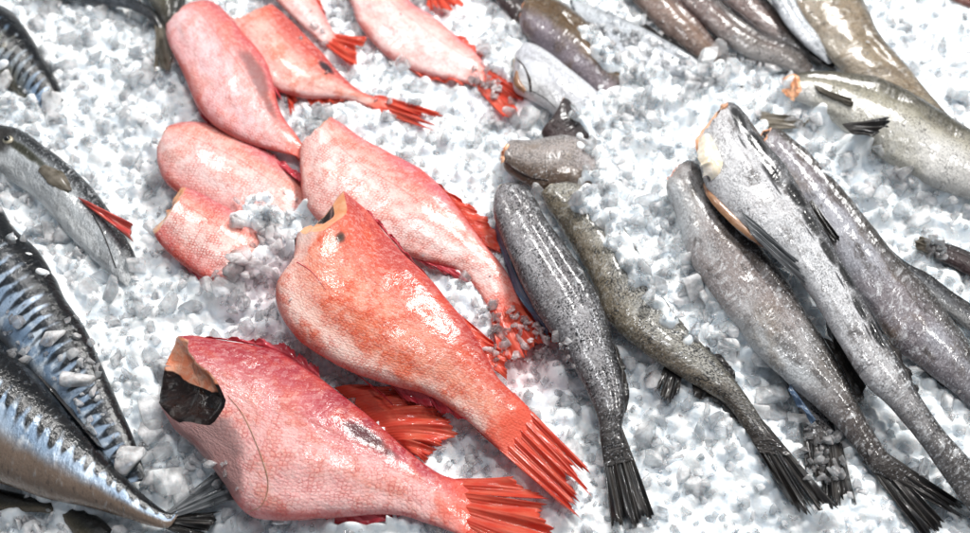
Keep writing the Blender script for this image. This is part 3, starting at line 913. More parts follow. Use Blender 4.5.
# ------------------------------------------------------------------ the grey fish at the right
GG = 'headless grey fish on the ice'
gk = {}
gk['brown'] = grey_skin('brown_lilac_skin', 11, back=(0.035, 0.03, 0.022), flank=(0.24, 0.17, 0.09), belly=(0.42, 0.38, 0.41), tint=(0.30, 0.20, 0.10), tint_k=0.6, speck=0.4, back_at=0.7, belly_at=-0.3, frost=0.25, tail_dark=0.0, brown=0.5)
gk['white'] = grey_skin('white_silver_skin', 12, back=(0.05, 0.05, 0.055), flank=(0.66, 0.68, 0.70), belly=(0.76, 0.77, 0.79), tint=(0.55, 0.58, 0.62), speck=0.35, back_at=0.85, frost=0.6, tail_dark=0.2)
gk['chalk'] = grey_skin('chalk_skin', 13, back=(0.32, 0.32, 0.33), flank=(0.74, 0.75, 0.77), belly=(0.78, 0.78, 0.78), tint=(0.62, 0.62, 0.66), speck=0.22, back_at=0.95, frost=0.3, tail_dark=0.0)
gk['stub'] = grey_skin('dark_stub_skin', 14, back=(0.06, 0.05, 0.05), flank=(0.13, 0.10, 0.10), belly=(0.16, 0.12, 0.12), tint=(0.18, 0.12, 0.12), speck=0.5, frost=0.15, tail_dark=0.2)
gk['snout'] = grey_skin('brown_grey_skin', 15, back=(0.50, 0.49, 0.49), flank=(0.52, 0.48, 0.46), belly=(0.26, 0.20, 0.16), tint=(0.46, 0.44, 0.47), tint_k=0.6, speck=0.4, back_at=0.6, frost=0.45, tail_dark=0.1, brown=0.35)
gk['long'] = grey_skin('pepper_skin', 16, back=(0.09, 0.09, 0.095), flank=(0.55, 0.54, 0.55), belly=(0.24, 0.24, 0.25), tint=(0.30, 0.27, 0.27), tint_k=0.45, speck=0.95, back_at=0.58, belly_at=-0.75, frost=0.55, tail_dark=0.95, tail_from=0.62)
gk['iced'] = grey_skin('pepper_olive_skin', 17, back=(0.17, 0.16, 0.12), flank=(0.52, 0.51, 0.48), belly=(0.36, 0.32, 0.27), tint=(0.40, 0.36, 0.28), tint_k=0.5, speck=0.85, back_at=0.7, frost=0.45, tail_dark=0.95, tail_from=0.70, brown=0.3)
gk['left'] = grey_skin('lilac_silver_skin', 18, back=(0.10, 0.09, 0.08), flank=(0.58, 0.57, 0.57), belly=(0.66, 0.67, 0.68), tint=(0.34, 0.27, 0.25), tint_k=0.55, speck=0.3, smear=0.5, back_at=0.5, frost=0.6, tail_dark=0.95, tail_from=0.50, brown=0.3)
gk['top'] = grey_skin('frosted_skin', 19, back=(0.035, 0.035, 0.04), flank=(0.74, 0.74, 0.75), belly=(0.66, 0.66, 0.67), tint=(0.55, 0.52, 0.52), tint_k=0.35, speck=0.4, smear=0.5, back_at=0.55, belly_at=-0.8, frost=0.75, tail_dark=0.92, tail_from=0.50,
                      spots=[(0.06 + 0.062 * q, 0.50 + 0.12 * math.sin(q * 2.4), 0.032, 0.20, (0.015, 0.015, 0.02), 0.95) for q in range(9)] + [(0.1 + 0.11 * q, 0.22 + 0.12 * math.sin(q * 3.1), 0.02, 0.06, (0.05, 0.05, 0.055), 0.7) for q in range(5)])
gk['right'] = grey_skin('blue_lilac_skin', 20, back=(0.10, 0.085, 0.07), flank=(0.54, 0.54, 0.57), belly=(0.50, 0.50, 0.53), tint=(0.30, 0.24, 0.24), tint_k=0.5, speck=0.25, smear=0.7, back_at=0.36, frost=0.6, tail_dark=0.5, tail_from=0.7, brown=0.4)
gk['slim'] = grey_skin('slate_lilac_skin', 21, back=(0.10, 0.085, 0.085), flank=(0.36, 0.33, 0.31), belly=(0.54, 0.52, 0.51), tint=(0.28, 0.18, 0.16), tint_k=0.6, speck=0.5, frost=0.35, tail_dark=0.3)
gk['rust'] = grey_skin('rust_lilac_skin', 22, back=(0.20, 0.13, 0.12), flank=(0.38, 0.28, 0.22), belly=(0.34, 0.27, 0.24), tint=(0.44, 0.36, 0.33), tint_k=0.5, speck=0.35, frost=0.3, tail_dark=0.1, brown=0.2)
gk['olive'] = grey_skin('pale_olive_skin', 23, back=(0.09, 0.08, 0.065), flank=(0.50, 0.46, 0.38), belly=(0.56, 0.52, 0.46), tint=(0.38, 0.30, 0.22), tint_k=0.55, speck=0.35, back_at=0.72, frost=0.35, tail_dark=0.5, tail_from=0.6, brown=0.25)
gk['cream'] = grey_skin('cream_olive_skin', 24, back=(0.13, 0.12, 0.085), flank=(0.56, 0.54, 0.48), belly=(0.74, 0.73, 0.71), tint=(0.44, 0.42, 0.34), tint_k=0.4, speck=0.4, back_at=0.38, belly_at=-0.15, frost=0.25, tail_dark=0.2)
gk['slimdark'] = grey_skin('dark_slim_skin', 25, back=(0.03, 0.03, 0.035), flank=(0.30, 0.31, 0.33), belly=(0.62, 0.62, 0.62), tint=(0.12, 0.11, 0.10), speck=0.6, back_at=0.2, frost=0.3)
gk['pink'] = grey_skin('pinkish_skin', 26, back=(0.26, 0.12, 0.10), flank=(0.40, 0.20, 0.17), belly=(0.5, 0.3, 0.27), tint=(0.3, 0.15, 0.12), speck=0.3, frost=0.2)

fish('G1', 'pollock', 'small dark grey fish end at the top edge behind the brown fish', 'grey fish', GG,
     [(500, -40), (512, -20), (524, 0), (530, 14)], [(470, -30), (486, -12), (502, 8), (516, 24)], gk['stub'], z=0.010, thick=0.6)
fish('G2', 'pollock', 'brown headless fish with lilac belly and orange rimmed cut, above the chalk white one', 'grey fish', GG,
     [(524, 4), (535, -3), (556, 2), (580, 17), (610, 44), (638, 74), (662, 98)], [(519, 18), (524, 34), (552, 60), (576, 80), (596, 96), (624, 116)], gk['brown'], z=[0.020, 0.016, 0.000], thick=0.6,
     flesh_m=FLESH_ORANGE, cavity_m=CAVITY, cut=0.02,
     fins=[dict(name='dorsal_fin', base=[(560, 4), (600, 34), (636, 72)], tip=[(568, 4), (608, 37), (642, 76)], mat=DARK_FIN, zb=0.016, zt=0.012, rays=10, rag=.3)])
fish('G3', 'pollock', 'silver fish mostly under ice, dark back line ending in a thin tail', 'grey fish', GG,
     [(570, 0), (586, 6), (620, 18), (650, 32), (676, 46), (708, 64), (730, 78), (736, 81)], [(578, 26), (600, 46), (630, 62), (660, 72), (690, 78), (716, 82), (728, 84), (733, 85)], gk['white'], z=[0.010, 0.008, 0.004], thick=0.4,
     fins=[dict(name='tail_fin', base=[(734, 80), (730, 85)], tip=[(752, 84), (742, 90)], mat=DARK_FIN, zb=0.006, zt=0.007, rays=5),
           dict(name='dorsal_fin', base=[(640, 26), (676, 45), (712, 67)], tip=[(646, 25), (682, 45), (716, 67)], mat=DARK_FIN, zb=0.012, zt=0.013, rays=8, rag=.3)])
fish('G4', 'pollock', 'chalk white fish end with a dark hollow, lying below the brown fish', 'grey fish', GG,
     [(517, 52), (528, 45), (548, 54), (572, 72), (598, 94), (620, 115)], [(513, 72), (514, 90), (528, 98), (546, 108), (566, 124), (590, 142)], gk['chalk'], crease=None, z=[0.014, 0.012, 0.0], thick=0.5,
     flesh_m=FLESH_PALE, cavity_m=CAVITY, cut=0.0)
B, rt = BODIES['G4']
strip('gut', rt, B, [(517, 72), (518, 82), (526, 92)], [0.003, 0.008, 0.004], FLESH_BROWN, lift=0.0006, bulge=0.002)
strip('belly_slit', rt, B, [(516, 58), (524, 66), (530, 80), (531, 92)], [0.0006, 0.0014, 0.003, 0.002], CAVITY, lift=0.0004, bulge=0.0006)
strip('gill_edge', rt, B, [(531, 90), (545, 98), (556, 108)], [0.0010, 0.0008, 0.0005], DARK_FIN, lift=0.0001, bulge=0.0002)
fish('G5', 'pollock', 'dark brown triangular fish piece sticking out of the ice', 'grey fish', GG,
     [(566, 98), (572, 102), (580, 114), (588, 128), (594, 140)], [(556, 114), (549, 124), (542, 134), (556, 150), (575, 158)], gk['stub'], crease=None, z=[0.016, 0.006], thick=0.45,
     flesh_m=FLESH_BROWN, cavity_m=CAVITY)
fish('G6', 'pollock', 'short brown grey fish end with orange tip and dark slit above the peppered fish', 'grey fish', GG,
     [(505, 146), (512, 141), (532, 141), (558, 137), (578, 138), (594, 148), (614, 166)], [(502, 160), (506, 170), (522, 181), (540, 189), (566, 189), (594, 194), (618, 200)], gk['snout'], crease=None, z=[0.016, 0.012, -0.004], thick=0.42,
     flesh_m=FLESH_ORANGE, cavity_m=FLESH_BROWN, cut=0.03, rough=0.02)
B, rt = BODIES['G6']
strip('belly_slit', rt, B, [(503, 159), (516, 169), (532, 177), (548, 180)], [0.0015, 0.003, 0.0025, 0.001], CAVITY, lift=0.0004, bulge=0.0003)
strip('orange_lip', rt, B, [(508, 145), (504, 153), (504, 163)], [0.004, 0.006, 0.004], FLESH_ORANGE, lift=0.0004, bulge=0.001)
fish('G8', 'pollock', 'speckled grey fish with ice heaped over its front half, left of the ice gap', 'grey fish', GG,
     [(556, 185), (572, 184), (600, 197), (630, 238), (654, 282), (678, 318), (705, 347), (728, 371), (746, 395), (768, 428)], [(541, 194), (548, 208), (572, 246), (592, 282), (608, 320), (640, 350), (676, 374), (708, 392), (728, 406), (746, 432)],
     gk['iced'], z=[0.016, 0.014, 0.010], thick=0.55, flesh_m=FLESH_PALE, cavity_m=CAVITY,
     fins=[dict(name='tail_fin', base=[(768, 427), (745, 430)], tip=[(843, 514), (822, 518), (802, 516), (784, 496)], mat=DARK_FIN, zb=0.008, zt=0.010, rays=15, rag=.22, notch=.2),
           dict(name='pelvic_fin', base=[(664, 366), (682, 376)], tip=[(654, 394), (666, 404), (678, 398)], mat=DARK_FIN, zb=0.008, zt=0.008, rays=8, rag=.3, notch=.3),
           dict(name='anal_fin', base=[(692, 384), (712, 394), (742, 420)], tip=[(694, 402), (712, 402), (738, 424)], mat=DARK_FIN, zb=0.008, zt=0.008, rays=11, rag=.5, notch=.2),
           dict(name='dorsal_fin', base=[(700, 347), (718, 362), (734, 382)], tip=[(712, 348), (730, 364), (738, 382)], mat=DARK_FIN, zb=0.012, zt=0.012, rays=8, rag=.3)])
fish('G7', 'pollock', 'long peppered grey fish in the middle, its dark tail at the bottom edge', 'grey fish', GG,
     [(504, 184), (514, 183), (530, 191), (546, 220), (566, 246), (592, 286), (607, 316), (614, 346), (622, 384), (624, 412), (622, 432)],
     [(494, 196), (493, 210), (498, 228), (507, 252), (520, 284), (540, 318), (564, 352), (580, 378), (592, 402), (598, 420), (600, 440)],
     gk['long'], z=[0.024, 0.022, 0.012], thick=0.58, flesh_m=FLESH_PALE, cavity_m=CAVITY, rough=0.045,
     fins=[dict(name='tail_fin', base=[(622, 428), (600, 436)], tip=[(656, 522), (636, 526), (612, 528)], mat=DARK_FIN, zb=0.011, zt=0.010, rays=11, rag=.06, notch=.08),
           dict(name='dorsal_fin', base=[(613, 344), (620, 372), (623, 408)], tip=[(620, 350), (630, 392), (626, 414)], mat=DARK_FIN, zb=0.014, zt=0.012, rays=8, rag=.3),
           dict(name='belly_flap', base=[(496, 222), (508, 254), (526, 294), (548, 330)], tip=[(494, 232), (506, 268), (520, 302), (548, 336)], mat=BLUE_FIN, zb=0.016, zt=0.010, rays=7, rag=.2, notch=.03)])
fish('G17', 'pollock', 'small grey fish tail with a blue edge, between two dark fish tails', 'grey fish', GG,
     [(776, 330), (796, 362), (816, 392), (832, 418), (838, 432)], [(764, 350), (782, 376), (794, 398), (800, 418), (804, 436)], gk['long'], z=0.004, thick=0.4,
     fins=[dict(name='tail_fin', base=[(838, 430), (803, 434)], tip=[(858, 506), (846, 512), (834, 516), (806, 470)], mat=DARK_FIN, zb=0.004, zt=0.008, rays=13, rag=.25, notch=.3),
           dict(name='belly_fin', base=[(790, 384), (800, 398), (816, 420)], tip=[(788, 392), (796, 404), (812, 424)], mat=BLUE_FIN, zb=0.016, zt=0.016, rays=6, rag=.2)])
fish('G12', 'pollock', 'slim dark backed fish at the right edge beside the blue lilac fish', 'grey fish', GG,
     [(880, 240), (905, 262), (928, 274), (952, 292), (985, 314)], [(870, 252), (900, 276), (928, 298), (954, 318), (985, 342)], gk['slimdark'], z=0.010, thick=0.5)
fish('G11', 'pollock', 'blue lilac headless fish with an orange cut, rightmost of the big grey fish', 'grey fish', GG,
     [(764, 131), (776, 131), (800, 147), (826, 172), (848, 197), (876, 234), (900, 263), (930, 294), (972, 350), (1010, 402)],
     [(757, 142), (764, 158), (786, 190), (812, 230), (842, 272), (868, 306), (892, 342), (926, 370), (972, 408), (1000, 436)],
     gk['right'], z=[0.018, 0.018, 0.012], thick=0.55, flesh_m=FLESH_ORANGE, cavity_m=CAVITY, cut=0.025,
     fins=[dict(name='pelvic_fin', base=[(920, 366), (942, 382)], tip=[(938, 384), (952, 392)], mat=DARK_FIN, zb=0.008, zt=0.008, rays=5)])
B, rt = BODIES['G11']
fin('pectoral_fin', rt, [on(B, 806, 206, .001), on(B, 812, 200, .001)], [on(B, 836, 252, .003), on(B, 842, 244, .003)], DARK_FIN, rays=6, rag=.3, seed=31)
fish('G9', 'pollock', 'lilac silver fish beneath the frosted fish, its black forked tail at the bottom edge', 'grey fish', GG,
     [(676, 168), (692, 163), (712, 184), (742, 226), (778, 268), (806, 312), (830, 350), (850, 388), (868, 424), (886, 452), (896, 462)],
     [(667, 178), (667, 192), (676, 216), (688, 254), (708, 287), (746, 338), (782, 376), (814, 404), (842, 432), (864, 460), (874, 472)],
     gk['left'], z=[0.020, 0.018, 0.010], thick=0.56, flesh_m=FLESH_PINK, cavity_m=CAVITY, cut=0.02, rough=0.045,
     fins=[dict(name='tail_fin', base=[(894, 458), (875, 470)], tip=[(972, 512), (966, 522)], mat=DARK_FIN, zb=0.010, zt=0.010, rays=9, rag=.3, notch=.2),
           dict(name='tail_lobe', base=[(886, 463), (872, 471)], tip=[(950, 528), (926, 544)], mat=DARK_FIN, zb=0.010, zt=0.009, rays=9, rag=.2, notch=.15),
           dict(name='dorsal_fin', base=[(824, 338), (844, 372), (858, 402)], tip=[(842, 348), (864, 386), (864, 406)], mat=DARK_FIN, zb=0.014, zt=0.010, rays=10, rag=.3, notch=.2)])
fish('G10', 'pollock', 'frosted silver headless fish on top of the pile, pale innards at its cut end', 'grey fish', GG,
     [(722, 104), (734, 106), (746, 116), (762, 142), (787, 170), (811, 210), (842, 264), (868, 310), (892, 351), (915, 390), (940, 428), (972, 464), (1000, 500)],
     [(702, 134), (698, 152), (704, 182), (718, 208), (748, 236), (778, 256), (808, 292), (836, 338), (863, 380), (890, 406), (918, 440), (950, 484), (980, 524)],
     gk['top'], z=[0.038, 0.038, 0.030, 0.016], thick=0.56, flesh_m=FLESH_ORANGE, cavity_m=FLESH_BROWN, cut=0.02, rough=0.035,
     fins=[dict(name='dorsal_fin', base=[(886, 340), (902, 366), (914, 390)], tip=[(896, 346), (916, 384), (918, 396)], mat=DARK_FIN, zb=0.022, zt=0.016, rays=9, rag=.3, notch=.2),
           dict(name='anal_fin', base=[(826, 322), (848, 358), (866, 386)], tip=[(830, 338), (842, 366), (862, 394)], mat=DARK_FIN, zb=0.022, zt=0.012, rays=9, rag=.3),
           dict(name='tail_fin', base=[(996, 494), (976, 520)], tip=[(1050, 550), (1010, 570)], mat=DARK_FIN, zb=0.012, zt=0.012, rays=9)])
B, rt = BODIES['G10']
strip('innards', rt, B, [(706, 138), (710, 154), (714, 168), (708, 180)], [0.010, 0.018, 0.020, 0.008], FLESH_PALE, lift=0.0008, bulge=0.005)
strip('orange_flap', rt, B, [(727, 106), (714, 116), (703, 130), (700, 146), (702, 160)], [0.002, 0.005, 0.008, 0.006, 0.002], FLESH_ORANGE, lift=0.0008, bulge=0.002)
strip('belly_slit', rt, B, [(702, 184), (718, 202), (736, 220), (758, 240), (775, 252)], [0.003, 0.008, 0.009, 0.006, 0.002], FLESH_BROWN, lift=0.0005, bulge=0.0015)
fin('pectoral_fin', rt, [on(B, 742, 212, .001), on(B, 752, 234, .002)], [on(B, 800, 262, .003), on(B, 812, 290, .002)], GREY_FIN, rays=11, rag=.2, notch=.12, seed=33)
fish('G13', 'pollock', 'dark fish tail end poking out of the ice at the right edge', 'grey fish', GG,
     [(930, 240), (945, 244), (962, 250), (990, 262)], [(928, 252), (945, 262), (962, 270), (990, 286)], gk['stub'], z=0.010, thick=0.6,
     fins=[dict(name='tail_fin', base=[(934, 240), (932, 254)], tip=[(914, 237), (912, 250)], mat=BROWN_FIN, zb=0.010, zt=0.012, rays=7, rag=.3)])
fish('G14a', 'pollock', 'rust lilac slim fish at the top edge, leftmost of the slim three', 'grey fish', GG,
     [(655, -26), (684, 6), (706, 28), (724, 52), (738, 70)], [(618, -20), (640, 8), (672, 40), (702, 62), (722, 80)], gk['rust'], z=[0.018, 0.014, 0.0], thick=0.6)
fish('G14b', 'pollock', 'slate lilac slim fish at the top edge, its end reaching the cream fish', 'grey fish', GG,
     [(690, -30), (714, -4), (738, 18), (772, 40), (798, 50), (814, 66)], [(662, -22), (682, 4), (706, 26), (740, 52), (776, 66), (806, 76)], gk['slim'], z=[0.020, 0.018, 0.008], thick=0.6)
fish('G14e', 'pollock', 'dark slim fish at the top edge lying deeper between its neighbours', 'grey fish', GG,
     [(738, -26), (764, -4), (786, 18), (812, 38), (836, 52)], [(704, -16), (738, 12), (768, 36), (800, 54), (826, 66)], gk['slim'], z=[0.010, 0.008, 0.006], thick=0.5,
     fins=[dict(name='tail_fin', base=[(818, 42), (812, 58)], tip=[(842, 50), (838, 72)], mat=DARK_FIN, zb=0.012, zt=0.012, rays=8)])
fish('G14d', 'pollock', 'narrow shiny silver fish at the top edge lying against the pale olive fish', 'grey fish', GG,
     [(778, -26), (792, -6), (806, 20), (822, 40), (839, 60)], [(758, -20), (772, 2), (786, 24), (804, 44), (828, 64)], gk['white'], z=[0.026, 0.022, 0.014], thick=0.6)
fish('G15', 'pollock', 'big pale olive fish with a dark back line at the top right', 'grey fish', GG,
     [(846, -34), (862, 0), (879, 34), (909, 71), (932, 98), (952, 120), (980, 150)], [(774, -22), (796, 14), (814, 38), (838, 66), (880, 96), (926, 122), (966, 152)], gk['olive'], z=[0.020, 0.018, 0.010], thick=0.5)
fish('G16', 'pollock', 'cream bellied olive fish with an orange cut and black fin, half under ice', 'grey fish', GG,
     [(784, 77), (800, 73), (828, 73), (862, 76), (900, 89), (934, 110), (985, 146), (1020, 176)], [(792, 98), (808, 104), (826, 114), (850, 134), (886, 158), (930, 182), (985, 204), (1010, 220)],
     gk['cream'], z=[0.020, 0.020, 0.014], thick=0.5, flesh_m=FLESH_ORANGE, cavity_m=FLESH_PALE, cut=0.04, cap=dict(fill=True),
     fins=[dict(name='pelvic_fin', base=[(842, 124), (852, 134)], tip=[(892, 118), (890, 126), (876, 137)], mat=DARK_FIN, zb=0.032, zt=0.042, rays=8, rag=.2, notch=.3)])
B, rt = BODIES['G16']
fin('pectoral_fin', rt, [on(B, 814, 86, .001), on(B, 818, 92, .002)], [on(B, 856, 103, .003), on(B, 852, 108, .002)], BROWN_FIN, rays=7, rag=.2, notch=.08, seed=34)
strip('cut_edge', rt, B, [(783, 78), (785, 88), (794, 99)], [0.003, 0.008, 0.005], FLESH_ORANGE, lift=0.0004, bulge=0.0008)
fish('G18', 'pollock', 'pinkish fish at the top right corner of the ice', 'grey fish', GG,
     [(950, -20), (975, -10), (1010, 0)], [(945, -4), (970, 7), (1010, 18)], gk['pink'], z=0.010, thick=0.5)
fish('G19', 'pollock', 'dark brown fin tip sticking out of ice right of the frosted fish', 'grey fish', GG,
     [(740, 106), (750, 108), (758, 112)], [(742, 126), (752, 128), (760, 126)], gk['stub'], z=[-0.012, -0.008], thick=0.3,
     fins=[dict(name='fin', base=[(754, 110), (764, 128)], tip=[(796, 117), (812, 122), (800, 128)], mat=BROWN_FIN, zb=0.004, zt=0.014, rays=7, rag=.15, notch=.1)])

# ------------------------------------------------------------------ the ice


STAINS = [(*pt(275, 285)[:2], 0.055, 0.6), (*pt(520, 345)[:2], 0.05, 0.75), (*pt(285, 340)[:2], 0.045, 0.4), (*pt(500, 100)[:2], 0.04, 0.25), (*pt(200, 150)[:2], 0.05, 0.12)]


def packed(name):
    b = NB(name)
    pos = b.n('ShaderNodeTexCoord').outputs['Object']
    n1 = b.noise(pos, 90, 4)
    n2 = b.noise(pos, 330, 4, 0.6)
    n3 = b.noise(pos, 14, 3)
    col = b.mix(b.step(n1, 0.3, 0.7), (0.79, 0.845, 0.89), (0.925, 0.945, 0.96))
    col = stain(b, pos, n3, col)
    nrm = b.bump(b.math('ADD', n2, b.math('MULTIPLY', n1, 1.5)), 0.6, 0.0014)
    sh = b.bsdf(Base_Color=col, Roughness=b.math('MULTIPLY_ADD', n2, 0.4, 0.05), Normal=nrm, IOR=1.31,
                Subsurface_Weight=1.0, Subsurface_Radius=(0.9, 0.97, 1.0), Subsurface_Scale=0.0028)
    return b.out(sh)


def stain(b, pos, n, col):
    """pink meltwater soaked into the ice beside the red fish"""
    for (x, y, r, k) in STAINS:
        d = b.n('ShaderNodeVectorMath', {0: pos, 1: (x, y, 0)}, operation='DISTANCE').outputs['Value']
        d = b.math('ADD', d, b.math('MULTIPLY', b.math('SUBTRACT', n, 0.5), 0.10))
        col = b.mix(b.math('MULTIPLY', b.step(d, r, r * 0.2), k), col, (0.93, 0.66, 0.66))
    return col


def ice_mat(name, clear, tint, rough=0.14, glass=0.0):
    b = NB(name)
    pos = b.n('ShaderNodeTexCoord').outputs['Object']
    n1 = b.noise(pos, 60, 4)
    n2 = b.noise(pos, 300, 3, 0.5)
    n3 = b.noise(pos, 25, 3)
    col = b.mix(n1, tint, (0.93, 0.95, 0.965))
    col = stain(b, pos, n3, col)
    h = b.math('ADD', n2, b.math('MULTIPLY', n1, 1.5))
    nrm = b.bump(h, 0.75, 0.0016)
    ro = b.math('MULTIPLY_ADD', n2, 0.25, rough - 0.08)
    tr = b.math('MULTIPLY', b.step(b.math('MULTIPLY_ADD', n3, 0.5, b.math('MULTIPLY', n1, 0.5)), 0.32, 0.56), clear)
    milk = b.bsdf(Base_Color=col, Roughness=ro, Normal=nrm, IOR=1.31, Subsurface_Weight=1.0, Subsurface_Radius=(0.85, 0.97, 1.0), Subsurface_Scale=0.008)
    thru = b.n('ShaderNodeBsdfTransparent', {'Color': (0.99, 0.995, 1, 1)}).outputs[0]
    gl = b.n('ShaderNodeBsdfGlossy', {'Color': (1, 1, 1, 1), 'Roughness': ro, 'Normal': nrm}).outputs[0]
    rf = b.n('ShaderNodeBsdfRefraction', {'Color': (0.98, 0.99, 1, 1), 'Roughness': 0.06, 'IOR': 1.2, 'Normal': nrm}).outputs[0]
    thru = b.n('ShaderNodeMixShader', {0: glass, 1: thru, 2: rf}).outputs[0]
    fres = b.n('ShaderNodeFresnel', {'IOR': 1.31, 'Normal': nrm}).outputs[0]
    wet = b.n('ShaderNodeMixShader', {0: fres, 1: thru, 2: gl}).outputs[0]
    return b.out(b.n('ShaderNodeMixShader', {0: tr, 1: milk, 2: wet}).outputs[0])


ICE_BED = packed('packed_ice')
ICE = ice_mat('crushed_ice', 0.85, (0.95, 0.97, 0.985), 0.05, 0.45)
CLEAR = ice_mat('clear_ice', 0.8, (0.94, 0.96, 0.97), 0.08, 0.4)



allV, allF = [], []
for vs, fs in SURF:
    o = len(allV)
    allV += [tuple(v) for v in vs]
    allF += [tuple(i + o for i in f) for f in fs]
FISH = BVHTree.FromPolygons(allV, allF)


COVER = [
    ([(232, 196), (268, 190), (306, 200), (300, 236), (268, 292), (276, 330), (220, 310), (205, 280), (238, 262), (250, 222)], 900, 2.0),
    ([(574, 186), (606, 170), (648, 190), (672, 210), (690, 262), (716, 300), (748, 344), (722, 352), (690, 336), (662, 316), (640, 296), (616, 262), (590, 226), (572, 206)], 1700, 2.0),
    ([(60, 300), (84, 322), (100, 360), (122, 440), (118, 462), (96, 440), (70, 404), (50, 370), (70, 345)], 110, 1.0),
    ([(14, 300), (50, 330), (70, 400), (30, 372), (0, 350), (0, 320)], 40, .6),
    ([(-5, 66), (18, 84), (52, 104), (66, 118), (60, 132), (-5, 120)], 330, 1.5),
    ([(-5, 172), (20, 188), (46, 212), (64, 236), (92, 262), (118, 280), (80, 300), (30, 250), (-5, 215)], 400, 1.4),
    ([(590, 90), (640, 72), (670, 100), (640, 130), (590, 140), (570, 112)], 420, 1.8),
    ([(586, 134), (634, 138), (632, 206), (580, 200), (590, 170)], 320, 1.8),
    ([(478, 304), (500, 300), (530, 322), (568, 340), (570, 362), (530, 372), (490, 368)], 230, .9),
    ([(462, 66), (486, 62), (506, 84), (500, 104), (470, 92)], 110, 1.0),
    ([(576, 30), (620, 46), (666, 58), (716, 80), (700, 96), (630, 84), (590, 56)], 420, 1.2),
    ([(600, 16), (660, 42), (706, 70), (690, 76), (640, 56), (598, 34)], 160, .8),
    ([(690, 60), (720, 48), (744, 58), (770, 66), (800, 76), (780, 90), (720, 92)], 380, 1.5),
    ([(786, 104), (838, 112), (846, 140), (880, 152), (940, 186), (975, 200), (975, 216), (900, 205), (820, 170)], 620, 1.8),
    ([(786, 410), (806, 420), (842, 436), (846, 478), (812, 486), (790, 450)], 120, 1.0),
    ([(924, 242), (940, 238), (946, 256), (930, 262)], 40, 1.0),
    ([(300, 20), (330, 30), (326, 46), (300, 40)], 12, .6),
    ([(360, 80), (392, 92), (400, 104), (372, 104)], 14, .5),
    ([(748, 112), (768, 114), (764, 130), (748, 126)], 40, 1.2),
    ([(-10, 506), (30, 512), (70, 520), (84, 540), (-10, 545)], 160, 1.2),
    ([(196, 440), (236, 470), (246, 500), (200, 500), (150, 470)], 50, .9),
    ([(540, 330), (566, 340), (584, 380), (560, 372)], 60, 1.0),
    ([(596, 40), (720, 80), (640, 70)], 60, .7),
]


def chips(X, Y, cell, seed, zr, tilt, k):
    """packed chips: the upper envelope of many tilted domes"""
    r = np.random.default_rng(seed)
    N = 640
    jit, hz, tl = r.uniform(0, 1, (N, N, 2)), r.normal(0, zr, (N, N)), r.normal(0, tilt, (N, N, 2))
    gx, gy = X / cell + 300, Y / cell + 300
    ix, iy = np.floor(gx).astype(int), np.floor(gy).astype(int)
    acc = np.zeros_like(X)
    sharp = 16.0 / cell
    for dx in range(-2, 3):
        for dy in range(-2, 3):
            a, b_ = (ix + dx) % N, (iy + dy) % N
            ox = (gx - (ix + dx) - jit[a, b_, 0]) * cell
            oy = (gy - (iy + dy) - jit[a, b_, 1]) * cell
            h = hz[a, b_] + tl[a, b_, 0] * ox + tl[a, b_, 1] * oy - k * (ox * ox + oy * oy) / cell
            acc += np.exp(sharp * h)
    return np.log(acc) / sharp


fx, fy = np.arange(-0.60, 0.60, 0.0014), np.arange(-0.33, 0.46, 0.0014)
xs = np.concatenate([np.linspace(-1.5, -0.61, 40), fx, np.linspace(0.61, 1.5, 40)])
ys = np.concatenate([np.linspace(-1.0, -0.34, 30), fy, np.linspace(0.47, 1.6, 40)])
GX, GY = np.meshgrid(xs, ys)
H = np.maximum(chips(GX, GY, 0.0100, 3, 0.0019, 0.56, 0.9), chips(GX, GY, 0.0050, 4, 0.0016, 0.66, 0.95) - 0.0003)
H = np.maximum(H, chips(GX, GY, 0.014, 6, 0.0026, 0.42, 0.85) - 0.0024)
big = np.zeros_like(H)
ph = np.random.default_rng(12)
for _ in range(26):
    f = ph.uniform(15, 70)
    th_ = ph.uniform(0, 6.28)
    big += np.cos(GX * f * math.cos(th_) + GY * f * math.sin(th_) + ph.uniform(0, 6.28)) * 0.05 / f
H = H + big - 0.003
# ice shovelled over some of the fish: the sheet climbs over them
# ice is pushed up against the fish
CX, CY = xs[40:-40:3], ys[30:-40:3]
top = np.zeros((len(CY), len(CX)))
for p in range(len(CY)):
    for q in range(len(CX)):
        h = FISH.ray_cast(Vector((CX[q], CY[p], 0.3)), Vector((0, 0, -1)))[0]
        top[p, q] = max(0.0, h.z) if h is not None else 0.0
rawtop = top.copy()
for _ in range(3):
    t2 = np.pad(top, 1, mode='edge')
    top = (t2[:-2, 1:-1] + t2[2:, 1:-1] + t2[1:-1, :-2] + t2[1:-1, 2:] + 2 * t2[1:-1, 1:-1]) / 6
FXg, FYg = np.meshgrid(xs[40:-40], ys[30:-40])
tq = np.array([np.interp(xs[40:-40], CX, row) for row in top])
topf = np.array([np.interp(ys[30:-40], CY, tq[:, q]) for q in range(tq.shape[1])]).T
Hs = H[30:-40, 40:-40]
rel = (Hs - big[30:-40, 40:-40]).copy()
press = (topf > 0.004).astype(float)
for _ in range(3):
    k_ = 9
    cs = np.cumsum(np.pad(press, ((k_ + 1, k_), (0, 0)), mode='edge'), 0)
    press = (cs[2 * k_ + 1:] - cs[:-2 * k_ - 1]) / (2 * k_ + 1)
    cs = np.cumsum(np.pad(press, ((0, 0), (k_ + 1, k_)), mode='edge'), 1)
    press = (cs[:, 2 * k_ + 1:] - cs[:, :-2 * k_ - 1]) / (2 * k_ + 1)
Hs += 0.004 * np.clip(press * 2.0, 0, 1)
iy_ = np.clip(np.round(np.arange(Hs.shape[0]) / 3).astype(int), 0, len(CY) - 1)
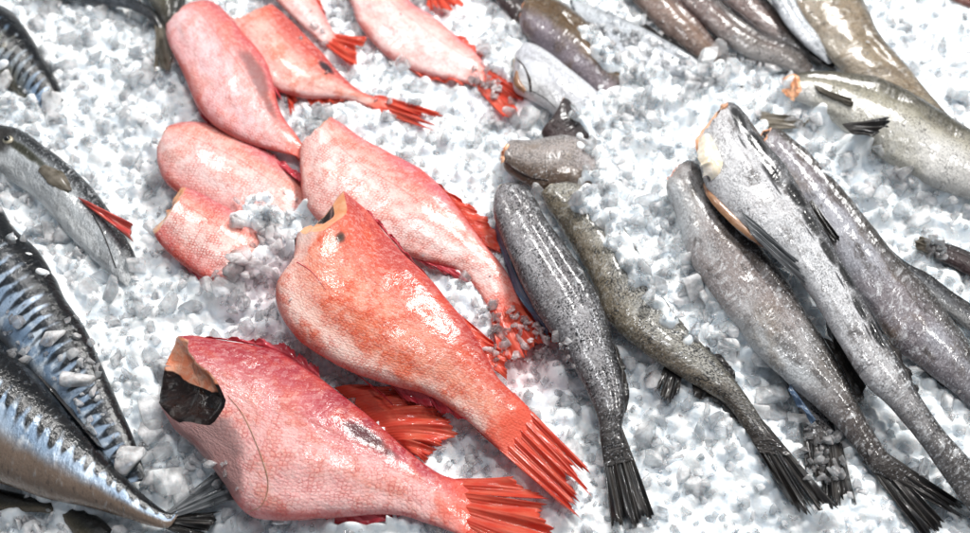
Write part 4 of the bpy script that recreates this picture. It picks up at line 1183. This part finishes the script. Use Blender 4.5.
ix_ = np.clip(np.round(np.arange(Hs.shape[1]) / 3).astype(int), 0, len(CX) - 1)
pad = np.pad(np.where(rawtop > 0.001, rawtop, 9.0), 1, mode='edge')
low3 = np.min([pad[1 + p:1 + p + rawtop.shape[0], 1 + q:1 + q + rawtop.shape[1]] for p in (-1, 0, 1) for q in (-1, 0, 1)], axis=0)
near, lown = rawtop[iy_][:, ix_], low3[iy_][:, ix_]
np.copyto(Hs, np.minimum(Hs, np.maximum(lown - 0.003, 0.0)), where=near > 0.0035)
wob = np.zeros_like(FXg)
for _ in range(22):
    f = ph.uniform(120, 420)
    th_ = ph.uniform(0, 6.28)
    wob += np.cos(FXg * f * math.cos(th_) + FYg * f * math.sin(th_) + ph.uniform(0, 6.28)) * 0.0011
for poly, count, layers in COVER:
    if layers < 1.15:
        continue
    W = [pt(x, y, 0.022)[:2] for x, y in poly]
    d = np.full_like(FXg, 9.0)
    ins = np.zeros(FXg.shape, dtype=bool)
    for (x0, y0), (x1, y1) in zip(W, W[1:] + W[:1]):
        ex, ey = x1 - x0, y1 - y0
        t = np.clip(((FXg - x0) * ex + (FYg - y0) * ey) / (ex * ex + ey * ey), 0, 1)
        d = np.minimum(d, np.hypot(FXg - x0 - t * ex, FYg - y0 - t * ey))
        cr = (y0 > FYg) != (y1 > FYg)
        ins ^= cr & (FXg < (x1 - x0) * (FYg - y0) / ((y1 - y0) if abs(y1 - y0) > 1e-9 else 1e-9) + x0)
    d = np.where(ins, d, -d) + wob
    lift = np.clip(d, -0.016, 0.006) * 0.9 + 0.0015
    Hc = topf + lift + rel * 0.9
    np.copyto(Hs, np.maximum(Hs, Hc), where=d > -0.016)
# the mesh as one sheet
nx, ny = len(xs), len(ys)
bme = bpy.data.meshes.new('ice_bed')
bme.vertices.add(nx * ny)
bme.vertices.foreach_set('co', np.stack([GX, GY, H], -1).astype(np.float32).ravel())
ii = (np.arange(ny - 1)[:, None] * nx + np.arange(nx - 1)[None, :]).ravel()
quads = np.stack([ii, ii + 1, ii + nx + 1, ii + nx], -1).astype(np.int32)
bme.loops.add(quads.size)
bme.loops.foreach_set('vertex_index', quads.ravel())
bme.polygons.add(len(quads))
bme.polygons.foreach_set('loop_start', np.arange(0, quads.size, 4, dtype=np.int32))
bme.polygons.foreach_set('use_smooth', np.ones(len(quads), dtype=bool))
bme.materials.append(ICE_BED)
bme.update(calc_edges=True)
bed = bpy.data.objects.new('ice_bed', bme)
COL.objects.link(bed)


def bed_h(x, y):
    return float(H[min(ny - 1, int(np.searchsorted(ys, y))), min(nx - 1, int(np.searchsorted(xs, x)))])


bed['label'] = 'white bed of packed crushed ice under all the fish'
bed['kind'] = 'structure'

def proto(bev, seed):
    """a broken chip: a ball cut by planes, its edges a little melted"""
    r = random.Random(seed)
    bm = bmesh.new()
    bmesh.ops.create_cube(bm, size=1.7)
    for _ in range(r.randint(8, 12)):
        n = Vector((r.gauss(0, 1), r.gauss(0, 1), r.gauss(0, 1))).normalized()
        geom = bm.verts[:] + bm.edges[:] + bm.faces[:]
        res = bmesh.ops.bisect_plane(bm, geom=geom, plane_co=n * r.uniform(0.42, 0.85), plane_no=n, clear_outer=True)
        ed = [e for e in res['geom_cut'] if isinstance(e, bmesh.types.BMEdge)]
        if len(ed) > 2:
            bmesh.ops.contextual_create(bm, geom=ed)
    bmesh.ops.remove_doubles(bm, verts=bm.verts[:], dist=0.05)
    if bev:
        bmesh.ops.bevel(bm, geom=bm.edges[:], offset=0.07, segments=bev, profile=0.6, affect='EDGES', clamp_overlap=True)
    bmesh.ops.triangulate(bm, faces=bm.faces[:])
    bmesh.ops.recalc_face_normals(bm, faces=bm.faces[:])
    bm.verts.ensure_lookup_table()
    V = np.array([v.co[:] for v in bm.verts], dtype=np.float32)
    F = np.array([[v.index for v in f.verts] for f in bm.faces], dtype=np.int32)
    bm.free()
    return V, F


PRO2 = [proto(0, 100 + i) for i in range(40)]
PRO3 = [proto(1, 300 + i) for i in range(30)]
bv, bf, base = [], [], 0


def rot():
    q = rng.normal(size=4)
    q /= np.linalg.norm(q)
    w_, x, y, z = q
    return np.array([[1 - 2 * (y * y + z * z), 2 * (x * y - z * w_), 2 * (x * z + y * w_)], [2 * (x * y + z * w_), 1 - 2 * (x * x + z * z), 2 * (y * z - x * w_)],
                     [2 * (x * z - y * w_), 2 * (y * z + x * w_), 1 - 2 * (x * x + y * y)]], dtype=np.float32)


def shard(p, size):
    global base
    L = PRO3 if size > 0.0032 else PRO2
    V, F = L[rng.integers(len(L))]
    sc = np.array([size * rng.uniform(0.8, 1.35), size * rng.uniform(0.7, 1.1), size * rng.uniform(0.45, 0.9)], dtype=np.float32)
    bv.append((V * sc) @ rot().T + np.array(p, dtype=np.float32))
    bf.append(F + base)
    base += len(V)


def inside(poly, x, y):
    c = False
    j = len(poly) - 1
    for i in range(len(poly)):
        xi, yi = poly[i]
        xj, yj = poly[j]
        if (yi > y) != (yj > y) and x < (xj - xi) * (y - yi) / (yj - yi) + xi:
            c = not c
        j = i
    return c


def to_px(p):
    d = p - CAM
    k = d.dot(FWD)
    return 485 + d.dot(RGT) / k / TH * 485, 266.5 - d.dot(UPV) / k / TH * 485


def size_of():
    return float(min(0.0105, max(0.0020, rng.lognormal(math.log(0.0037), 0.58))))


DOWN = Vector((0, 0, -1))
step = 0.0052
y = -0.32
while y < 0.45:
    x = -0.72
    half = 0.42 + (y + 0.32) * 0.28
    while x < 0.72:
        if abs(x) < half:
            px_, py_ = x + rng.uniform(-.5, .5) * step, y + rng.uniform(-.5, .5) * step
            hit = FISH.ray_cast(Vector((px_, py_, 0.3)), DOWN)[0]
            h = bed_h(px_, py_)
            if hit is not None:
                low = FISH.ray_cast(Vector((px_, py_, -0.06)), -DOWN)[0]
                if low is not None and low.z > h + 0.008:
                    hit = None                               # an overhang: there is ice under it
            for lay in range(4):
                if rng.random() > (0.17, 0.07, 0.16, 0.10)[lay]:
                    continue
                if lay < 2:
                    sz = size_of() * (1.0 if lay == 0 else 1.1)
                    z = h + sz * rng.uniform(-0.3, 0.35) + lay * 0.002
                else:
                    sz = rng.uniform(0.0012, 0.0028)
                    px_ += rng.uniform(-.5, .5) * step
                    py_ += rng.uniform(-.5, .5) * step
                    z = h + rng.uniform(0.0, 0.0015)
                if hit is not None and hit.z > z - 0.001:
                    if rng.random() < 0.99:
                        continue
                    sz = rng.uniform(0.001, 0.0022)          # a crumb lying on the fish
                    z = hit.z + sz * 0.2
                shard((px_, py_, z), sz)
        x += step
    y += step

SX, SY = xs[::3], ys[::3]
SH = H[::3, ::3]
BED = BVHTree.FromPolygons([(float(SX[q]), float(SY[p]), float(SH[p, q])) for p in range(len(SY)) for q in range(len(SX))],
                           [(p * len(SX) + q, p * len(SX) + q + 1, (p + 1) * len(SX) + q + 1, (p + 1) * len(SX) + q) for p in range(len(SY) - 1) for q in range(len(SX) - 1)])


def seen(px, py):
    d = ray(px, py).normalized()
    h1 = FISH.ray_cast(CAM, d)
    h2 = BED.ray_cast(CAM, d)
    c = [h for h in (h1, h2) if h[0] is not None]
    return min(c, key=lambda h: h[3]) if c else None


for poly, count, layers in COVER:
    qx, qy = [p[0] for p in poly], [p[1] for p in poly]
    made = 0
    count *= 0.10 if layers > 1.1 else 0.5
    while made < count:
        x, y = rng.uniform(min(qx), max(qx)), rng.uniform(min(qy), max(qy))
        if not inside(poly, x, y):
            made += 0.3
            continue
        h = seen(x, y)
        made += 1
        if h is None:
            continue
        sz = size_of()
        if layers < 1.15:
            sz = min(sz * 0.8, 0.0044)
        nrm = h[1] if h[1].z > 0 else -h[1]
        p = h[0] + nrm * (sz * rng.uniform(0.0, 0.4)) + Vector((0, 0, rng.uniform(0, 0.003) * layers))
        shard(p, sz)


def ice_object(name, vs, fs, m=None):
    me = bpy.data.meshes.new(name)
    AV, AF = np.concatenate(vs), np.concatenate(fs)
    me.vertices.add(len(AV))
    me.vertices.foreach_set('co', AV.ravel())
    me.loops.add(AF.size)
    me.loops.foreach_set('vertex_index', AF.ravel())
    me.polygons.add(len(AF))
    me.polygons.foreach_set('loop_start', np.arange(0, AF.size, 3, dtype=np.int32))
    me.polygons.foreach_set('use_smooth', np.zeros(len(AF), dtype=bool))
    me.materials.append(m or ICE)
    me.update(calc_edges=True)
    o = bpy.data.objects.new(name, me)
    COL.objects.link(o)
    return o


ice = ice_object('crushed_ice', bv, bf)
ice['label'] = 'loose crushed ice heaped round and over the fish'
ice['kind'] = 'stuff'

# ------------------------------------------------------------------ big chunks one can tell apart
CH = [((158, 410), 0.0150, 'wide flat ice chunk just left of the dark gut opening'),
      ((152, 436), 0.0120, 'grey ice chunk below the wide one beside the gut opening'),
      ((186, 445), 0.0105, 'small ice chunk touching the dark gut opening of the crimson fish'),
      ((130, 462), 0.0110, 'pointed ice chunk resting on the dark back of the big blue mackerel'),
      ((168, 484), 0.0150, 'clear wedge of ice on the grey mackerel tail fin'),
      ((184, 494), 0.0120, 'clear ice chunk on the mackerel tail below the crimson belly flap'),
      ((172, 468), 0.0065, 'little triangular ice chip above the clear wedge of ice'),
      ((74, 382), 0.0120, 'glassy ice chunk lying on the icy blue mackerel'),
      ((52, 338), 0.0090, 'small bluish ice chunk on the upper flank of the icy blue mackerel')]
for k, ((x, y), sz, lab) in enumerate(CH):
    h = seen(x, y)
    V, F = PRO3[k]
    sc = np.array([sz * 1.1, sz * .85, sz * .5], dtype=np.float32)
    a = rng.uniform(0, 6.28)
    R = np.array([[math.cos(a), -math.sin(a), 0], [math.sin(a), math.cos(a), 0], [0, 0, 1]], dtype=np.float32)
    o = ice_object('ice_chunk', [((V * sc) @ R.T).astype(np.float32)], [F], CLEAR)
    o.location = h[0] + Vector((0, 0, sz * 0.18))
    o['label'] = lab
    o['category'] = 'ice chunk'
    o['group'] = 'large ice chunks at the lower left'
